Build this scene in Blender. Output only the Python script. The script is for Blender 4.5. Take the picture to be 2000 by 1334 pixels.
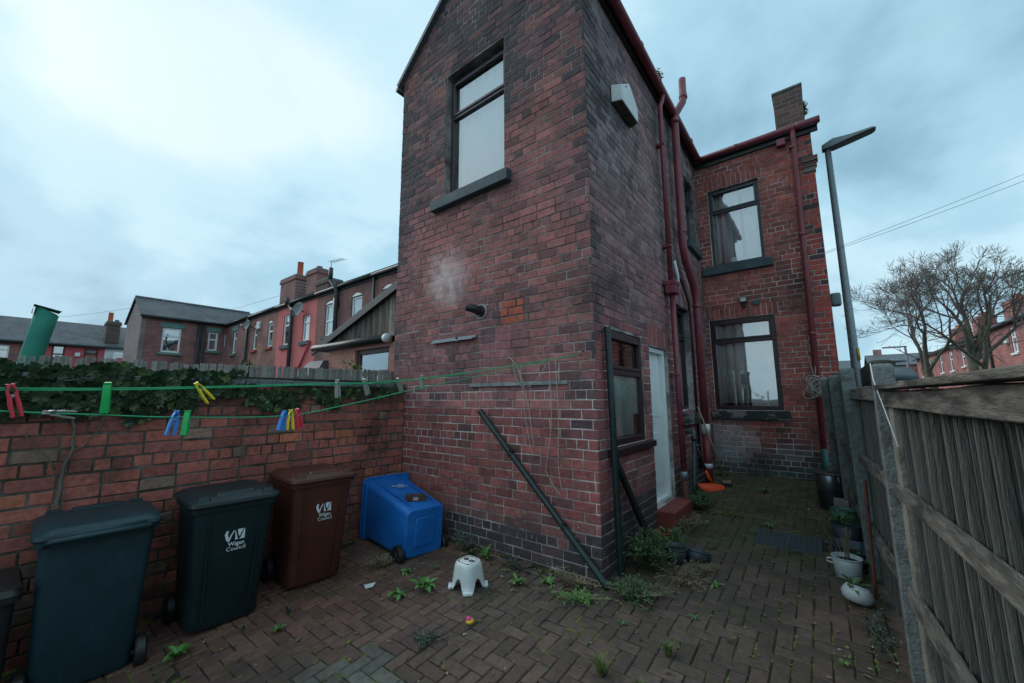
import bpy, math, random
from mathutils import Vector, Matrix, noise
random.seed(7)
for o in list(bpy.data.objects): bpy.data.objects.remove(o)
S = bpy.context.scene
COL = S.collection
rad = math.radians

# ------------------------------------------------------------------ camera
cam_d = bpy.data.cameras.new('camera'); cam = bpy.data.objects.new('camera', cam_d); COL.objects.link(cam)
cam_d.lens = 13.86; cam_d.sensor_width = 36.0; cam_d.clip_start = 0.02; cam_d.clip_end = 3000
RGT = Vector((0.78751, 0.61628, -0.00496)); DWN = Vector((-0.09181, 0.10934, -0.98975)); FWD = Vector((-0.60943, 0.77990, 0.14269))
m = Matrix.Identity(4)
for i in range(3):
    m[i][0] = RGT[i]; m[i][1] = -DWN[i]; m[i][2] = -FWD[i]
m[0][3], m[1][3], m[2][3] = 0, 0, 1.6
cam.matrix_world = m
S.camera = cam

# ------------------------------------------------------------------ world, sun, exposure
SUN_AZ = math.atan2(-0.98, -0.12)      # sun direction in plan, measured from +Y towards +X
SUN_EL = rad(34)
w = bpy.data.worlds.new('World'); S.world = w; w.use_nodes = True
N = w.node_tree.nodes; L = w.node_tree.links; N.clear()
def wn(t, **k):
    n = N.new(t)
    for a, b in k.items(): setattr(n, a, b)
    return n
out = wn('ShaderNodeOutputWorld')
sky = wn('ShaderNodeTexSky', sky_type='NISHITA', sun_disc=False, sun_elevation=SUN_EL, sun_rotation=SUN_AZ, air_density=1.0, dust_density=2.0, ozone_density=1.5)
bg1 = wn('ShaderNodeBackground'); bg1.inputs[1].default_value = 0.06
L.new(sky.outputs[0], bg1.inputs[0])
tc = wn('ShaderNodeTexCoord'); sep = wn('ShaderNodeSeparateXYZ'); L.new(tc.outputs['Generated'], sep.inputs[0])
zz = wn('ShaderNodeMath', operation='MAXIMUM'); L.new(sep.outputs[2], zz.inputs[0]); zz.inputs[1].default_value = 0.0
za = wn('ShaderNodeMath', operation='ADD'); L.new(zz.outputs[0], za.inputs[0]); za.inputs[1].default_value = 0.42
dx = wn('ShaderNodeMath', operation='DIVIDE'); L.new(sep.outputs[0], dx.inputs[0]); L.new(za.outputs[0], dx.inputs[1])
dy = wn('ShaderNodeMath', operation='DIVIDE'); L.new(sep.outputs[1], dy.inputs[0]); L.new(za.outputs[0], dy.inputs[1])
cmb = wn('ShaderNodeCombineXYZ'); L.new(dx.outputs[0], cmb.inputs[0]); L.new(dy.outputs[0], cmb.inputs[1])
def wnoise(scale, detail, rough, off, dist=0.4):
    mp = wn('ShaderNodeMapping'); mp.inputs['Location'].default_value = off; L.new(cmb.outputs[0], mp.inputs[0])
    n = wn('ShaderNodeTexNoise'); n.inputs['Scale'].default_value = scale; n.inputs['Detail'].default_value = detail
    n.inputs['Roughness'].default_value = rough; n.inputs['Distortion'].default_value = dist
    L.new(mp.outputs[0], n.inputs['Vector']); return n
def wramp(src, stops):
    r = wn('ShaderNodeValToRGB'); L.new(src, r.inputs[0]); e = r.color_ramp.elements
    while len(e) < len(stops): e.new(0.5)
    for q, (p, c) in zip(e, stops): q.position = p; q.color = (*c, 1)
    r.color_ramp.interpolation = 'EASE'; return r
n1 = wnoise(0.75, 6, 0.52, (3.1, 1.7, 0)); n2 = wnoise(1.35, 7, 0.52, (9.2, 27.7, 0), 0.15)
mask = wramp(n1.outputs[0], [(0.33, (0.90,)*3), (0.56, (1, 1, 1))])
cc = wramp(n2.outputs[0], [(0.30, (0.20, 0.355, 0.46)), (0.45, (0.33, 0.53, 0.65)), (0.54, (0.455, 0.645, 0.735)), (0.68, (0.60, 0.73, 0.78))])
bg2 = wn('ShaderNodeBackground'); bg2.inputs[1].default_value = 0.92; L.new(cc.outputs[0], bg2.inputs[0])
mx = wn('ShaderNodeMixShader'); L.new(mask.outputs[0], mx.inputs[0]); L.new(bg1.outputs[0], mx.inputs[1]); L.new(bg2.outputs[0], mx.inputs[2])
L.new(mx.outputs[0], out.inputs[0])
sd = bpy.data.lights.new('sun', 'SUN'); so = bpy.data.objects.new('sun', sd); COL.objects.link(so)
sd.energy = 1.3; sd.angle = rad(50); sd.color = (1.0, 0.95, 0.91)
so.rotation_euler = Vector((math.sin(SUN_AZ)*math.cos(SUN_EL), math.cos(SUN_AZ)*math.cos(SUN_EL), math.sin(SUN_EL))).to_track_quat('Z', 'Y').to_euler()
so.location = (-22, -3, 16)
vs = S.view_settings; vs.view_transform = 'Standard'; vs.look = 'None'; vs.exposure = 0.55; vs.gamma = 1.0; vs.use_curve_mapping = False
S.render.engine = 'CYCLES'
S.cycles.volume_bounces = 4; S.cycles.transparent_max_bounces = 16
S.render.resolution_x = 1024; S.render.resolution_y = 683

# ------------------------------------------------------------------ helpers
WL = {}
def thing(name, label, cat, loc=(0, 0, 0), group=None, local=False):
    e = bpy.data.objects.new(name, None); COL.objects.link(e); e.empty_display_size = 0.1
    e.location = loc; e['label'] = label; e['category'] = cat
    if group: e['group'] = group
    if not local: WL[e.name] = Vector(loc)
    return e
def tag(o, label=None, cat=None, group=None, kind=None):
    if label: o['label'] = label
    if cat: o['category'] = cat
    if group: o['group'] = group
    if kind: o['kind'] = kind
    return o
class MB:
    def __init__(s, M=None): s.v = []; s.f = []; s.t = []; s.m = []; s.M = M
    def add(s, vs, fs, tint=None, mi=0):
        b = len(s.v)
        for p in vs:
            p = Vector(p); s.v.append(s.M @ p if s.M is not None else p)
        for f in fs:
            s.f.append([b+i for i in f]); s.t.append(tint or (1, 1, 1)); s.m.append(mi)
        return s
    def box(s, a, b, tint=None, mi=0):
        x0, y0, z0 = a; x1, y1, z1 = b
        return s.add([(x0,y0,z0),(x1,y0,z0),(x1,y1,z0),(x0,y1,z0),(x0,y0,z1),(x1,y0,z1),(x1,y1,z1),(x0,y1,z1)],
              [(0,3,2,1),(4,5,6,7),(0,1,5,4),(1,2,6,5),(2,3,7,6),(3,0,4,7)], tint, mi)
    def loft(s, loops, cap0=True, cap1=True, tint=None, mi=0):
        n = len(loops[0]); vs = [p for l in loops for p in l]; fs = []
        for k in range(len(loops)-1):
            for i in range(n):
                j = (i+1) % n; fs.append((k*n+i, k*n+j, (k+1)*n+j, (k+1)*n+i))
        if cap0: fs.append(tuple(range(n-1, -1, -1)))
        if cap1: fs.append(tuple((len(loops)-1)*n+i for i in range(n)))
        return s.add(vs, fs, tint, mi)
    def tube(s, pts, r, n=8, tint=None, mi=0, caps=True):
        pts = [Vector(p) for p in pts]; rs = r if isinstance(r, (list, tuple)) else [r]*len(pts)
        loops = []; up = None
        for i, p in enumerate(pts):
            d = (pts[min(i+1, len(pts)-1)] - pts[max(i-1, 0)])
            d = d.normalized() if d.length > 1e-9 else Vector((0, 0, 1))
            if up is None: up = Vector((0, 0, 1)) if abs(d.z) < 0.9 else Vector((1, 0, 0))
            a = d.cross(up)
            if a.length < 1e-6: a = d.orthogonal()
            a.normalize(); b = d.cross(a); up = -b if False else up
            loops.append([p + a*math.cos(2*math.pi*k/n)*rs[i] + b*math.sin(2*math.pi*k/n)*rs[i] for k in range(n)])
        return s.loft(loops, caps, caps, tint, mi)
    def lathe(s, prof, c=(0, 0, 0), n=24, cap0=True, cap1=True, sx=1, sy=1, mi=0):
        c = Vector(c)
        return s.loft([[c + Vector((math.cos(2*math.pi*k/n)*r*sx, math.sin(2*math.pi*k/n)*r*sy, z)) for k in range(n)] for r, z in prof], cap0, cap1, mi=mi)
    def build(s, name, mat, parent=None, smooth=False, bevel=0, local=False, seg=2, tint=False, angle=None):
        me = bpy.data.meshes.new(name); me.from_pydata([tuple(p) for p in s.v], [], s.f)
        mats = mat if isinstance(mat, (list, tuple)) else [mat]
        for q in mats: me.materials.append(q)
        if len(mats) > 1: me.polygons.foreach_set('material_index', s.m)
        if tint:
            at = me.attributes.new('tint', 'FLOAT_COLOR', 'FACE')
            at.data.foreach_set('color', [c for t in s.t for c in (*t, 1.0)])
        if smooth: me.polygons.foreach_set('use_smooth', [True]*len(me.polygons))
        me.update()
        o = bpy.data.objects.new(name, me); COL.objects.link(o)
        if parent is not None:
            o.parent = parent
            if not local and parent.name in WL: o.location = -WL[parent.name]
        if bevel:
            b = o.modifiers.new('bevel', 'BEVEL'); b.width = bevel; b.segments = seg; b.limit_method = 'ANGLE'; b.angle_limit = rad(35)
            for p in me.polygons: p.use_smooth = True
            wnm = o.modifiers.new('wn', 'WEIGHTED_NORMAL'); wnm.keep_sharp = True
        elif smooth and angle:
            es = o.modifiers.new('split', 'EDGE_SPLIT'); es.split_angle = rad(angle)
        return o
def inst(name, me, loc, rot=(0, 0, 0), parent=None, scale=None, color=None):
    o = bpy.data.objects.new(name, me); COL.objects.link(o); o.location = loc; o.rotation_euler = rot
    if scale: o.scale = scale
    if color: o.color = (*color, 1)
    if parent is not None:
        o.parent = parent
        if parent.name in WL: o.location = Vector(loc) - WL[parent.name]
    return o
def copy_tree(o, parent=None):
    c = o.copy(); COL.objects.link(c); c.parent = parent
    for ch in list(o.children): copy_tree(ch, c)
    return c
def gz(y): return 0.062*(max(min(y, 8.2), -2.5) - 3.38)
def nz(x, y, z=0.0): return noise.noise(Vector((x, y, z)))
def lerp(a, b, t): return tuple(a[i]+(b[i]-a[i])*t for i in range(3))
def sst(a, b, x):
    t = max(0.0, min(1.0, (x-a)/(b-a))); return t*t*(3-2*t)
def rrect(w, d, r, z, n=4, cx=0, cy=0):
    pts = []
    for qx, qy, a0 in ((1, 1, 0), (-1, 1, 90), (-1, -1, 180), (1, -1, 270)):
        for k in range(n+1):
            a = rad(a0+90*k/n); pts.append(Vector((cx+qx*(w/2-r)+r*math.cos(a), cy+qy*(d/2-r)+r*math.sin(a), z)))
    return pts

# ------------------------------------------------------------------ materials
def nodes(name):
    mt = bpy.data.materials.new(name); mt.use_nodes = True; nt = mt.node_tree
    return mt, nt, nt.nodes['Principled BSDF']
def mat(name, col, rough=0.6, var=0.15, scale=8.0, bump=0.0, bscale=60.0, metal=0.0, spec=0.5, col2=None, thr=(0.45, 0.7), stretch=None, coat=0.0, world=False, trans=0.0, rand=0.0):
    mt, nt, p = nodes(name); n = nt.nodes; l = nt.links
    p.inputs['Roughness'].default_value = rough; p.inputs['Metallic'].default_value = metal; p.inputs['Specular IOR Level'].default_value = spec
    p.inputs['Coat Weight'].default_value = coat
    t = n.new('ShaderNodeTexCoord'); src = t.outputs['Object']
    if world: src = n.new('ShaderNodeNewGeometry').outputs['Position']
    if stretch:
        mp = n.new('ShaderNodeMapping'); mp.inputs['Scale'].default_value = stretch; l.new(src, mp.inputs[0]); src = mp.outputs[0]
    nn = n.new('ShaderNodeTexNoise'); nn.inputs['Scale'].default_value = scale; nn.inputs['Detail'].default_value = 6; nn.inputs['Roughness'].default_value = 0.6; l.new(src, nn.inputs['Vector'])
    r = n.new('ShaderNodeValToRGB'); l.new(nn.outputs[0], r.inputs[0]); e = r.color_ramp.elements
    e[0].position = 0.3; e[1].position = 0.7
    e[0].color = (*[c*(1-var) for c in col], 1); e[1].color = (*[min(1, c*(1+var)) for c in col], 1)
    last = r.outputs[0]
    if col2:
        n2 = n.new('ShaderNodeTexNoise'); n2.inputs['Scale'].default_value = scale*0.45; n2.inputs['Detail'].default_value = 8; n2.inputs['Roughness'].default_value = 0.65; l.new(src, n2.inputs['Vector'])
        r2 = n.new('ShaderNodeValToRGB'); l.new(n2.outputs[0], r2.inputs[0]); r2.color_ramp.elements[0].position = thr[0]; r2.color_ramp.elements[1].position = thr[1]
        mxx = n.new('ShaderNodeMix'); mxx.data_type = 'RGBA'; l.new(r2.outputs[0], mxx.inputs[0]); l.new(last, mxx.inputs[6]); mxx.inputs[7].default_value = (*col2, 1); last = mxx.outputs[2]
    if rand:
        oi = n.new('ShaderNodeObjectInfo'); mr = n.new('ShaderNodeMapRange'); l.new(oi.outputs['Random'], mr.inputs[0]); mr.inputs[3].default_value = 1-rand; mr.inputs[4].default_value = 1+rand
        vmm = n.new('ShaderNodeVectorMath'); vmm.operation = 'SCALE'; l.new(last, vmm.inputs[0]); l.new(mr.outputs[0], vmm.inputs['Scale']); last = vmm.outputs[0]
    l.new(last, p.inputs['Base Color'])
    if trans: p.inputs['Transmission Weight'].default_value = trans
    if bump:
        bn = n.new('ShaderNodeTexNoise'); bn.inputs['Scale'].default_value = bscale; bn.inputs['Detail'].default_value = 5; l.new(src, bn.inputs['Vector'])
        bp = n.new('ShaderNodeBump'); bp.inputs['Strength'].default_value = bump; bp.inputs['Distance'].default_value = 0.01; l.new(bn.outputs[0], bp.inputs['Height']); l.new(bp.outputs[0], p.inputs['Normal'])
    return mt
def piece_mat(name, objcol, rough=0.85, grime=(0.03, 0.03, 0.032), gthr=(0.52, 0.72), gscale=1.6, fine=0.35, splash=False, moss=None, spec=0.25):
    """fired-clay piece: own colour per piece, grain, grime patches with a shape of their own"""
    mt, nt, p = nodes(name); n = nt.nodes; l = nt.links
    p.inputs['Roughness'].default_value = rough; p.inputs['Specular IOR Level'].default_value = spec
    g = n.new('ShaderNodeNewGeometry'); pos = g.outputs['Position']
    if objcol: c = n.new('ShaderNodeObjectInfo').outputs['Color']
    else:
        a = n.new('ShaderNodeAttribute'); a.attribute_name = 'tint'; c = a.outputs['Color']
    f = n.new('ShaderNodeTexNoise'); f.inputs['Scale'].default_value = 22; f.inputs['Detail'].default_value = 7; f.inputs['Roughness'].default_value = 0.7; l.new(pos, f.inputs['Vector'])
    fr = n.new('ShaderNodeMapRange'); l.new(f.outputs[0], fr.inputs[0]); fr.inputs[1].default_value = 0.3; fr.inputs[2].default_value = 0.7; fr.inputs[3].default_value = 1-fine; fr.inputs[4].default_value = 1+fine
    vm = n.new('ShaderNodeVectorMath'); vm.operation = 'SCALE'; l.new(c, vm.inputs[0]); l.new(fr.outputs[0], vm.inputs['Scale'])
    last = vm.outputs[0]
    def over(last, scale, thr, col, detail=8, amt=1.0):
        q = n.new('ShaderNodeTexNoise'); q.inputs['Scale'].default_value = scale; q.inputs['Detail'].default_value = detail; q.inputs['Roughness'].default_value = 0.68; l.new(pos, q.inputs['Vector'])
        r = n.new('ShaderNodeMapRange'); l.new(q.outputs[0], r.inputs[0]); r.inputs[1].default_value = thr[0]; r.inputs[2].default_value = thr[1]; r.inputs[4].default_value = amt
        mx = n.new('ShaderNodeMix'); mx.data_type = 'RGBA'; l.new(r.outputs[0], mx.inputs[0]); l.new(last, mx.inputs[6]); mx.inputs[7].default_value = (*col, 1); return mx.outputs[2], mx, r
    last, _, _ = over(last, gscale, gthr, grime, amt=0.75)
    if moss: last, _, _ = over(last, 2.3, (0.56, 0.70), moss, amt=0.6)
    if splash:   # spilled paint specks, low on the wall only
        last2, mx, r = over(last, 38, (0.70, 0.735), (0.55, 0.6, 0.62), detail=2)
        sp = n.new('ShaderNodeSeparateXYZ'); l.new(pos, sp.inputs[0])
        mr = n.new('ShaderNodeMapRange'); l.new(sp.outputs[2], mr.inputs[0]); mr.inputs[1].default_value = 1.05; mr.inputs[2].default_value = 0.6
        ml = n.new('ShaderNodeMath'); ml.operation = 'MULTIPLY'; l.new(mr.outputs[0], ml.inputs[0]); l.new(r.outputs[0], ml.inputs[1]); l.new(ml.outputs[0], mx.inputs[0]); last = last2
    l.new(last, p.inputs['Base Color'])
    bn = n.new('ShaderNodeTexNoise'); bn.inputs['Scale'].default_value = 55; bn.inputs['Detail'].default_value = 6; l.new(pos, bn.inputs['Vector'])
    bp = n.new('ShaderNodeBump'); bp.inputs['Strength'].default_value = 0.5; bp.inputs['Distance'].default_value = 0.008; l.new(bn.outputs[0], bp.inputs['Height']); l.new(bp.outputs[0], p.inputs['Normal'])
    return mt
def brickwork(name, c1, c2, mortar, axis, scale=1.0, grime=(0.03, 0.03, 0.035), bw=0.238, rh=0.092, ms=0.008, gam=0.7):
    """far walls whose bricks are too small to tell apart"""
    mt, nt, p = nodes(name); n = nt.nodes; l = nt.links; p.inputs['Roughness'].default_value = 0.9
    g = n.new('ShaderNodeNewGeometry'); sp = n.new('ShaderNodeSeparateXYZ'); l.new(g.outputs['Position'], sp.inputs[0])
    cb = n.new('ShaderNodeCombineXYZ'); l.new(sp.outputs[0 if axis == 'x' else 1], cb.inputs[0]); l.new(sp.outputs[2], cb.inputs[1])
    b = n.new('ShaderNodeTexBrick'); l.new(cb.outputs[0], b.inputs['Vector']); b.inputs['Color1'].default_value = (*c1, 1); b.inputs['Color2'].default_value = (*c2, 1); b.inputs['Mortar'].default_value = (*mortar, 1)
    b.inputs['Scale'].default_value = 1.0; b.inputs['Brick Width'].default_value = bw; b.inputs['Row Height'].default_value = rh; b.inputs['Mortar Size'].default_value = ms; b.inputs['Bias'].default_value = 0.0
    q = n.new('ShaderNodeTexNoise'); q.inputs['Scale'].default_value = 0.9; q.inputs['Detail'].default_value = 8; l.new(g.outputs['Position'], q.inputs['Vector'])
    r = n.new('ShaderNodeMapRange'); l.new(q.outputs[0], r.inputs[0]); r.inputs[1].default_value = 0.45; r.inputs[2].default_value = 0.75; r.inputs[4].default_value = gam
    mx = n.new('ShaderNodeMix'); mx.data_type = 'RGBA'; l.new(r.outputs[0], mx.inputs[0]); l.new(b.outputs[0], mx.inputs[6]); mx.inputs[7].default_value = (*grime, 1)
    l.new(mx.outputs[2], p.inputs['Base Color'])
    bp = n.new('ShaderNodeBump'); bp.inputs['Strength'].default_value = 0.6; bp.inputs['Distance'].default_value = 0.01; bp.invert = True; l.new(b.outputs['Fac'], bp.inputs['Height']); l.new(bp.outputs[0], p.inputs['Normal'])
    return mt
def glass_mat(name, tint=(0.96, 0.985, 0.985), refl=0.33):
    mt = bpy.data.materials.new(name); mt.use_nodes = True; n = mt.node_tree.nodes; l = mt.node_tree.links; n.clear()
    o = n.new('ShaderNodeOutputMaterial'); t = n.new('ShaderNodeBsdfTransparent'); t.inputs[0].default_value = (*tint, 1)
    g = n.new('ShaderNodeBsdfGlossy'); g.inputs['Roughness'].default_value = 0.02; g.inputs[0].default_value = (0.95, 0.97, 1, 1)
    fr = n.new('ShaderNodeFresnel'); fr.inputs[0].default_value = 1.6
    ad = n.new('ShaderNodeMath'); ad.operation = 'ADD'; ad.use_clamp = True; l.new(fr.outputs[0], ad.inputs[0]); ad.inputs[1].default_value = refl
    tcx = n.new('ShaderNodeNewGeometry'); nz_ = n.new('ShaderNodeTexNoise'); nz_.inputs['Scale'].default_value = 1.3; l.new(tcx.outputs['Position'], nz_.inputs['Vector'])
    bp = n.new('ShaderNodeBump'); bp.inputs['Strength'].default_value = 0.05; bp.inputs['Distance'].default_value = 0.05; l.new(nz_.outputs[0], bp.inputs['Height']); l.new(bp.outputs[0], g.inputs['Normal'])
    mx = n.new('ShaderNodeMixShader'); l.new(ad.outputs[0], mx.inputs[0]); l.new(t.outputs[0], mx.inputs[1]); l.new(g.outputs[0], mx.inputs[2]); l.new(mx.outputs[0], o.inputs[0])
    return mt
m_brick = piece_mat('brick_joined', False, splash=True); m_brick_o = piece_mat('brick_single', True, splash=True)
m_ybrick = piece_mat('yard_brick_joined', False, grime=(0.028, 0.026, 0.024), gthr=(0.54, 0.7), gscale=2.2, moss=(0.05, 0.055, 0.03)); m_ybrick_o = piece_mat('yard_brick_single', True, grime=(0.028, 0.026, 0.024), gthr=(0.54, 0.7), gscale=2.2, moss=(0.05, 0.055, 0.03))
m_paver = piece_mat('paver_joined', False, grime=(0.026, 0.024, 0.019), gthr=(0.47, 0.70), gscale=1.1, moss=(0.055, 0.062, 0.02), rough=0.7, spec=0.45); m_paver_o = piece_mat('paver_single', True, grime=(0.026, 0.024, 0.019), gthr=(0.47, 0.70), gscale=1.1, moss=(0.055, 0.062, 0.02), rough=0.7, spec=0.45)
m_mortar = mat('lime_mortar', (0.56, 0.52, 0.50), 0.95, 0.3, 5, 0.4, 90, col2=(0.09, 0.088, 0.09), thr=(0.40, 0.64), world=True)
m_mortar_old = mat('old_grey_mortar', (0.33, 0.305, 0.30), 0.95, 0.4, 4, 0.4, 90, col2=(0.06, 0.058, 0.06), thr=(0.40, 0.60), world=True)
m_ymortar = mat('dark_mortar', (0.12, 0.115, 0.10), 0.95, 0.4, 9, 0.5, 90, col2=(0.025, 0.03, 0.016), thr=(0.4, 0.62), world=True)
m_joint = mat('mossy_joint', (0.02, 0.018, 0.012), 1.0, 0.4, 14, 0.6, 120, col2=(0.13, 0.15, 0.018), thr=(0.50, 0.62), world=True)
m_ground = mat('rough_ground', (0.05, 0.05, 0.045), 1.0, 0.3, 0.4, world=True)
m_stone = mat('painted_stone', (0.045, 0.075, 0.085), 0.7, 0.3, 6, 0.3, 50, col2=(0.11, 0.12, 0.12), thr=(0.55, 0.8))
m_flakesill = mat('flaking_sill', (0.02, 0.028, 0.03), 0.7, 0.4, 9, 0.5, 30, col2=(0.20, 0.17, 0.17), thr=(0.5, 0.56), stretch=(1, 1, 2.5))
m_frame = mat('rosewood_frame', (0.035, 0.017, 0.02), 0.35, 0.2, 12, stretch=(6, 6, 1), spec=0.4)
m_frame_up = mat('brown_frame', (0.05, 0.036, 0.045), 0.4, 0.2, 12)
m_frame_gr = mat('grey_frame', (0.035, 0.04, 0.045), 0.4, 0.2, 12)
m_white = mat('white_plastic', (0.72, 0.76, 0.76), 0.4, 0.06, 5)
m_whitedirty = mat('weathered_white', (0.62, 0.66, 0.66), 0.5, 0.12, 6, col2=(0.25, 0.27, 0.26), thr=(0.6, 0.85))
m_curtain = mat('white_curtain', (0.86, 0.86, 0.85), 0.9, 0.05, 3)
m_net = mat('net_curtain', (0.80, 0.82, 0.79), 0.95, 0.12, 5)
m_cream = mat('cream_blind', (0.42, 0.46, 0.36), 0.9, 0.1, 4)
m_room = mat('room_dark', (0.05, 0.05, 0.05), 1.0, 0.2, 2)
m_glass = glass_mat('window_glass'); m_glass_far = glass_mat('far_glass', (0.75, 0.8, 0.83), 0.35)
m_pipe = mat('red_pipe_paint', (0.21, 0.042, 0.055), 0.45, 0.2, 7, 0.12, 40, col2=(0.06, 0.02, 0.024), thr=(0.5, 0.8), world=True)
m_pipegreen = mat('green_pipe_paint', (0.02, 0.09, 0.075), 0.5, 0.2, 7)
m_black = mat('black_plastic', (0.012, 0.014, 0.015), 0.45, 0.3, 9)
m_dkpipe = mat('dark_green_pipe', (0.012, 0.030, 0.030), 0.35, 0.3, 14, spec=0.5, col2=(0.03, 0.035, 0.03), thr=(0.55, 0.7))
m_slate = mat('roof_slate', (0.085, 0.10, 0.118), 0.6, 0.3, 7, 0.8, 6, col2=(0.085, 0.095, 0.10), thr=(0.5, 0.7), stretch=(1, 1.6, 5), world=True)
m_wood = mat('weathered_wood', (0.105, 0.107, 0.100), 0.9, 0.3, 4, 0.7, 30, col2=(0.085, 0.088, 0.072), thr=(0.45, 0.68), stretch=(6, 6, 0.6), world=True, rand=0.35)
m_rail = mat('fence_rail_wood', (0.115, 0.11, 0.095), 0.9, 0.5, 6, 0.8, 25, col2=(0.03, 0.03, 0.028), thr=(0.46, 0.6), stretch=(7, 0.9, 7), world=True)
m_conc = mat('rough_concrete', (0.15, 0.17, 0.17), 0.95, 0.35, 26, 1.0, 70, col2=(0.08, 0.095, 0.09), thr=(0.48, 0.66), world=True)
m_concl = mat('pale_concrete', (0.21, 0.20, 0.17), 0.95, 0.3, 9, 0.7, 50, col2=(0.09, 0.09, 0.075), thr=(0.5, 0.7), world=True)
m_steel = mat('galvanised_steel', (0.22, 0.26, 0.28), 0.5, 0.2, 18, metal=0.35)
m_lampgrey = mat('lamp_grey', (0.12, 0.15, 0.17), 0.45, 0.1, 8)
m_cord = mat('green_cord', (0.012, 0.32, 0.13), 0.5, 0.15, 40)
m_wire = mat('pale_wire', (0.42, 0.40, 0.35), 0.7, 0.2, 30)
m_bark = mat('tree_bark', (0.12, 0.115, 0.09), 0.95, 0.35, 3, 0.8, 20, col2=(0.05, 0.065, 0.02), thr=(0.5, 0.7), world=True)
m_twig = mat('tree_twig', (0.15, 0.13, 0.115), 0.95, 0.2, 3)
m_red = mat('red_step_paint', (0.22, 0.045, 0.038), 0.7, 0.25, 6, 0.2, 40, col2=(0.12, 0.05, 0.04), thr=(0.55, 0.75))
m_steel_bin = mat('brushed_bin_steel', (0.20, 0.22, 0.24), 0.28, 0.1, 5, metal=0.9)
m_rubber = mat('rubber_mat', (0.05, 0.068, 0.08), 0.6, 0.3, 20, 0.3, 60)
m_orange = mat('orange_plastic', (0.75, 0.075, 0.012), 0.45, 0.1, 7)
m_broom = mat('broom_handle_wood', (0.33, 0.25, 0.16), 0.7, 0.2, 6, stretch=(8, 8, 1))
m_terra = mat('terracotta', (0.30, 0.10, 0.05), 0.8, 0.2, 8)
m_soil = mat('potting_soil', (0.015, 0.012, 0.01), 1, 0.3, 30, 0.8, 60)
m_pot = mat('pale_pot_glaze', (0.45, 0.50, 0.52), 0.4, 0.15, 5, col2=(0.2, 0.22, 0.2), thr=(0.58, 0.75))
m_bluegrey_pot = mat('blue_grey_pot', (0.035, 0.055, 0.07), 0.5, 0.2, 5)
m_green_tarp = mat('green_canvas', (0.018, 0.20, 0.145), 0.7, 0.12, 5, 0.3, 9)
m_ivorystem = mat('pale_stem', (0.13, 0.115, 0.095), 0.9, 0.3, 15, 0.5, 40)
m_reed = mat('reed_slat', (0.24, 0.23, 0.205), 0.9, 0.35, 14, stretch=(6, 6, 1), rand=0.3)
def leaf_mat(name, col, var=0.4, rough=0.5):
    return mat(name, col, rough, var, 9, world=True, rand=0.3)
m_ivy = leaf_mat('ivy_leaf', (0.034, 0.064, 0.032), 0.55, 0.35); m_ivy2 = leaf_mat('ivy_leaf_light', (0.09, 0.135, 0.05), 0.4, 0.45)
m_weed = leaf_mat('weed_leaf', (0.085, 0.22, 0.045)); m_weed2 = leaf_mat('weed_leaf_dark', (0.05, 0.115, 0.042)); m_bush = leaf_mat('bush_leaf', (0.05, 0.125, 0.04), 0.5)
m_dry = leaf_mat('dry_stem', (0.19, 0.15, 0.09), 0.35); m_grass = leaf_mat('grass_blade', (0.11, 0.15, 0.04), 0.35); m_moss = leaf_mat('moss_green', (0.12, 0.15, 0.02), 0.4, 0.95)
m_grey_weed = leaf_mat('grey_green_weed', (0.045, 0.075, 0.06), 0.4)

# ------------------------------------------------------------------ ground, road
def ground():
    ys = [-400, -60, -2.5, 0, 3.38, 8.2, 30, 90, 800]
    mb = MB(); vs = []; fs = []
    for y in ys: vs += [(-600, y, gz(y)-0.06), (600, y, gz(y)-0.06)]
    for i in range(len(ys)-1): fs.append((2*i, 2*i+1, 2*i+3, 2*i+2))
    mb.add(vs, fs); tag(mb.build('ground', m_ground), kind='structure', label='bare dark ground of the neighbourhood')
    m_asph = mat('asphalt', (0.05, 0.05, 0.052), 0.9, 0.2, 3, 0.3, 60, world=True)
    mb = MB(); mb.box((1.2, -20, gz(-2.5)-0.05), (8.5, -2.5, gz(-2.5)-0.05+0.004))
    q = []; yy = [-40, -2.5, 8.2, 120]
    mb = MB(); vs = []; fs = []
    for y in yy: vs += [(2.2, y, gz(y)-0.05), (8.2, y, gz(y)-0.05)]
    for i in range(3): fs.append((2*i, 2*i+1, 2*i+3, 2*i+2))
    mb.add(vs, fs); tag(mb.build('road', m_asph), kind='structure', label='grey asphalt side street beyond the yard fence')
ground()

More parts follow.
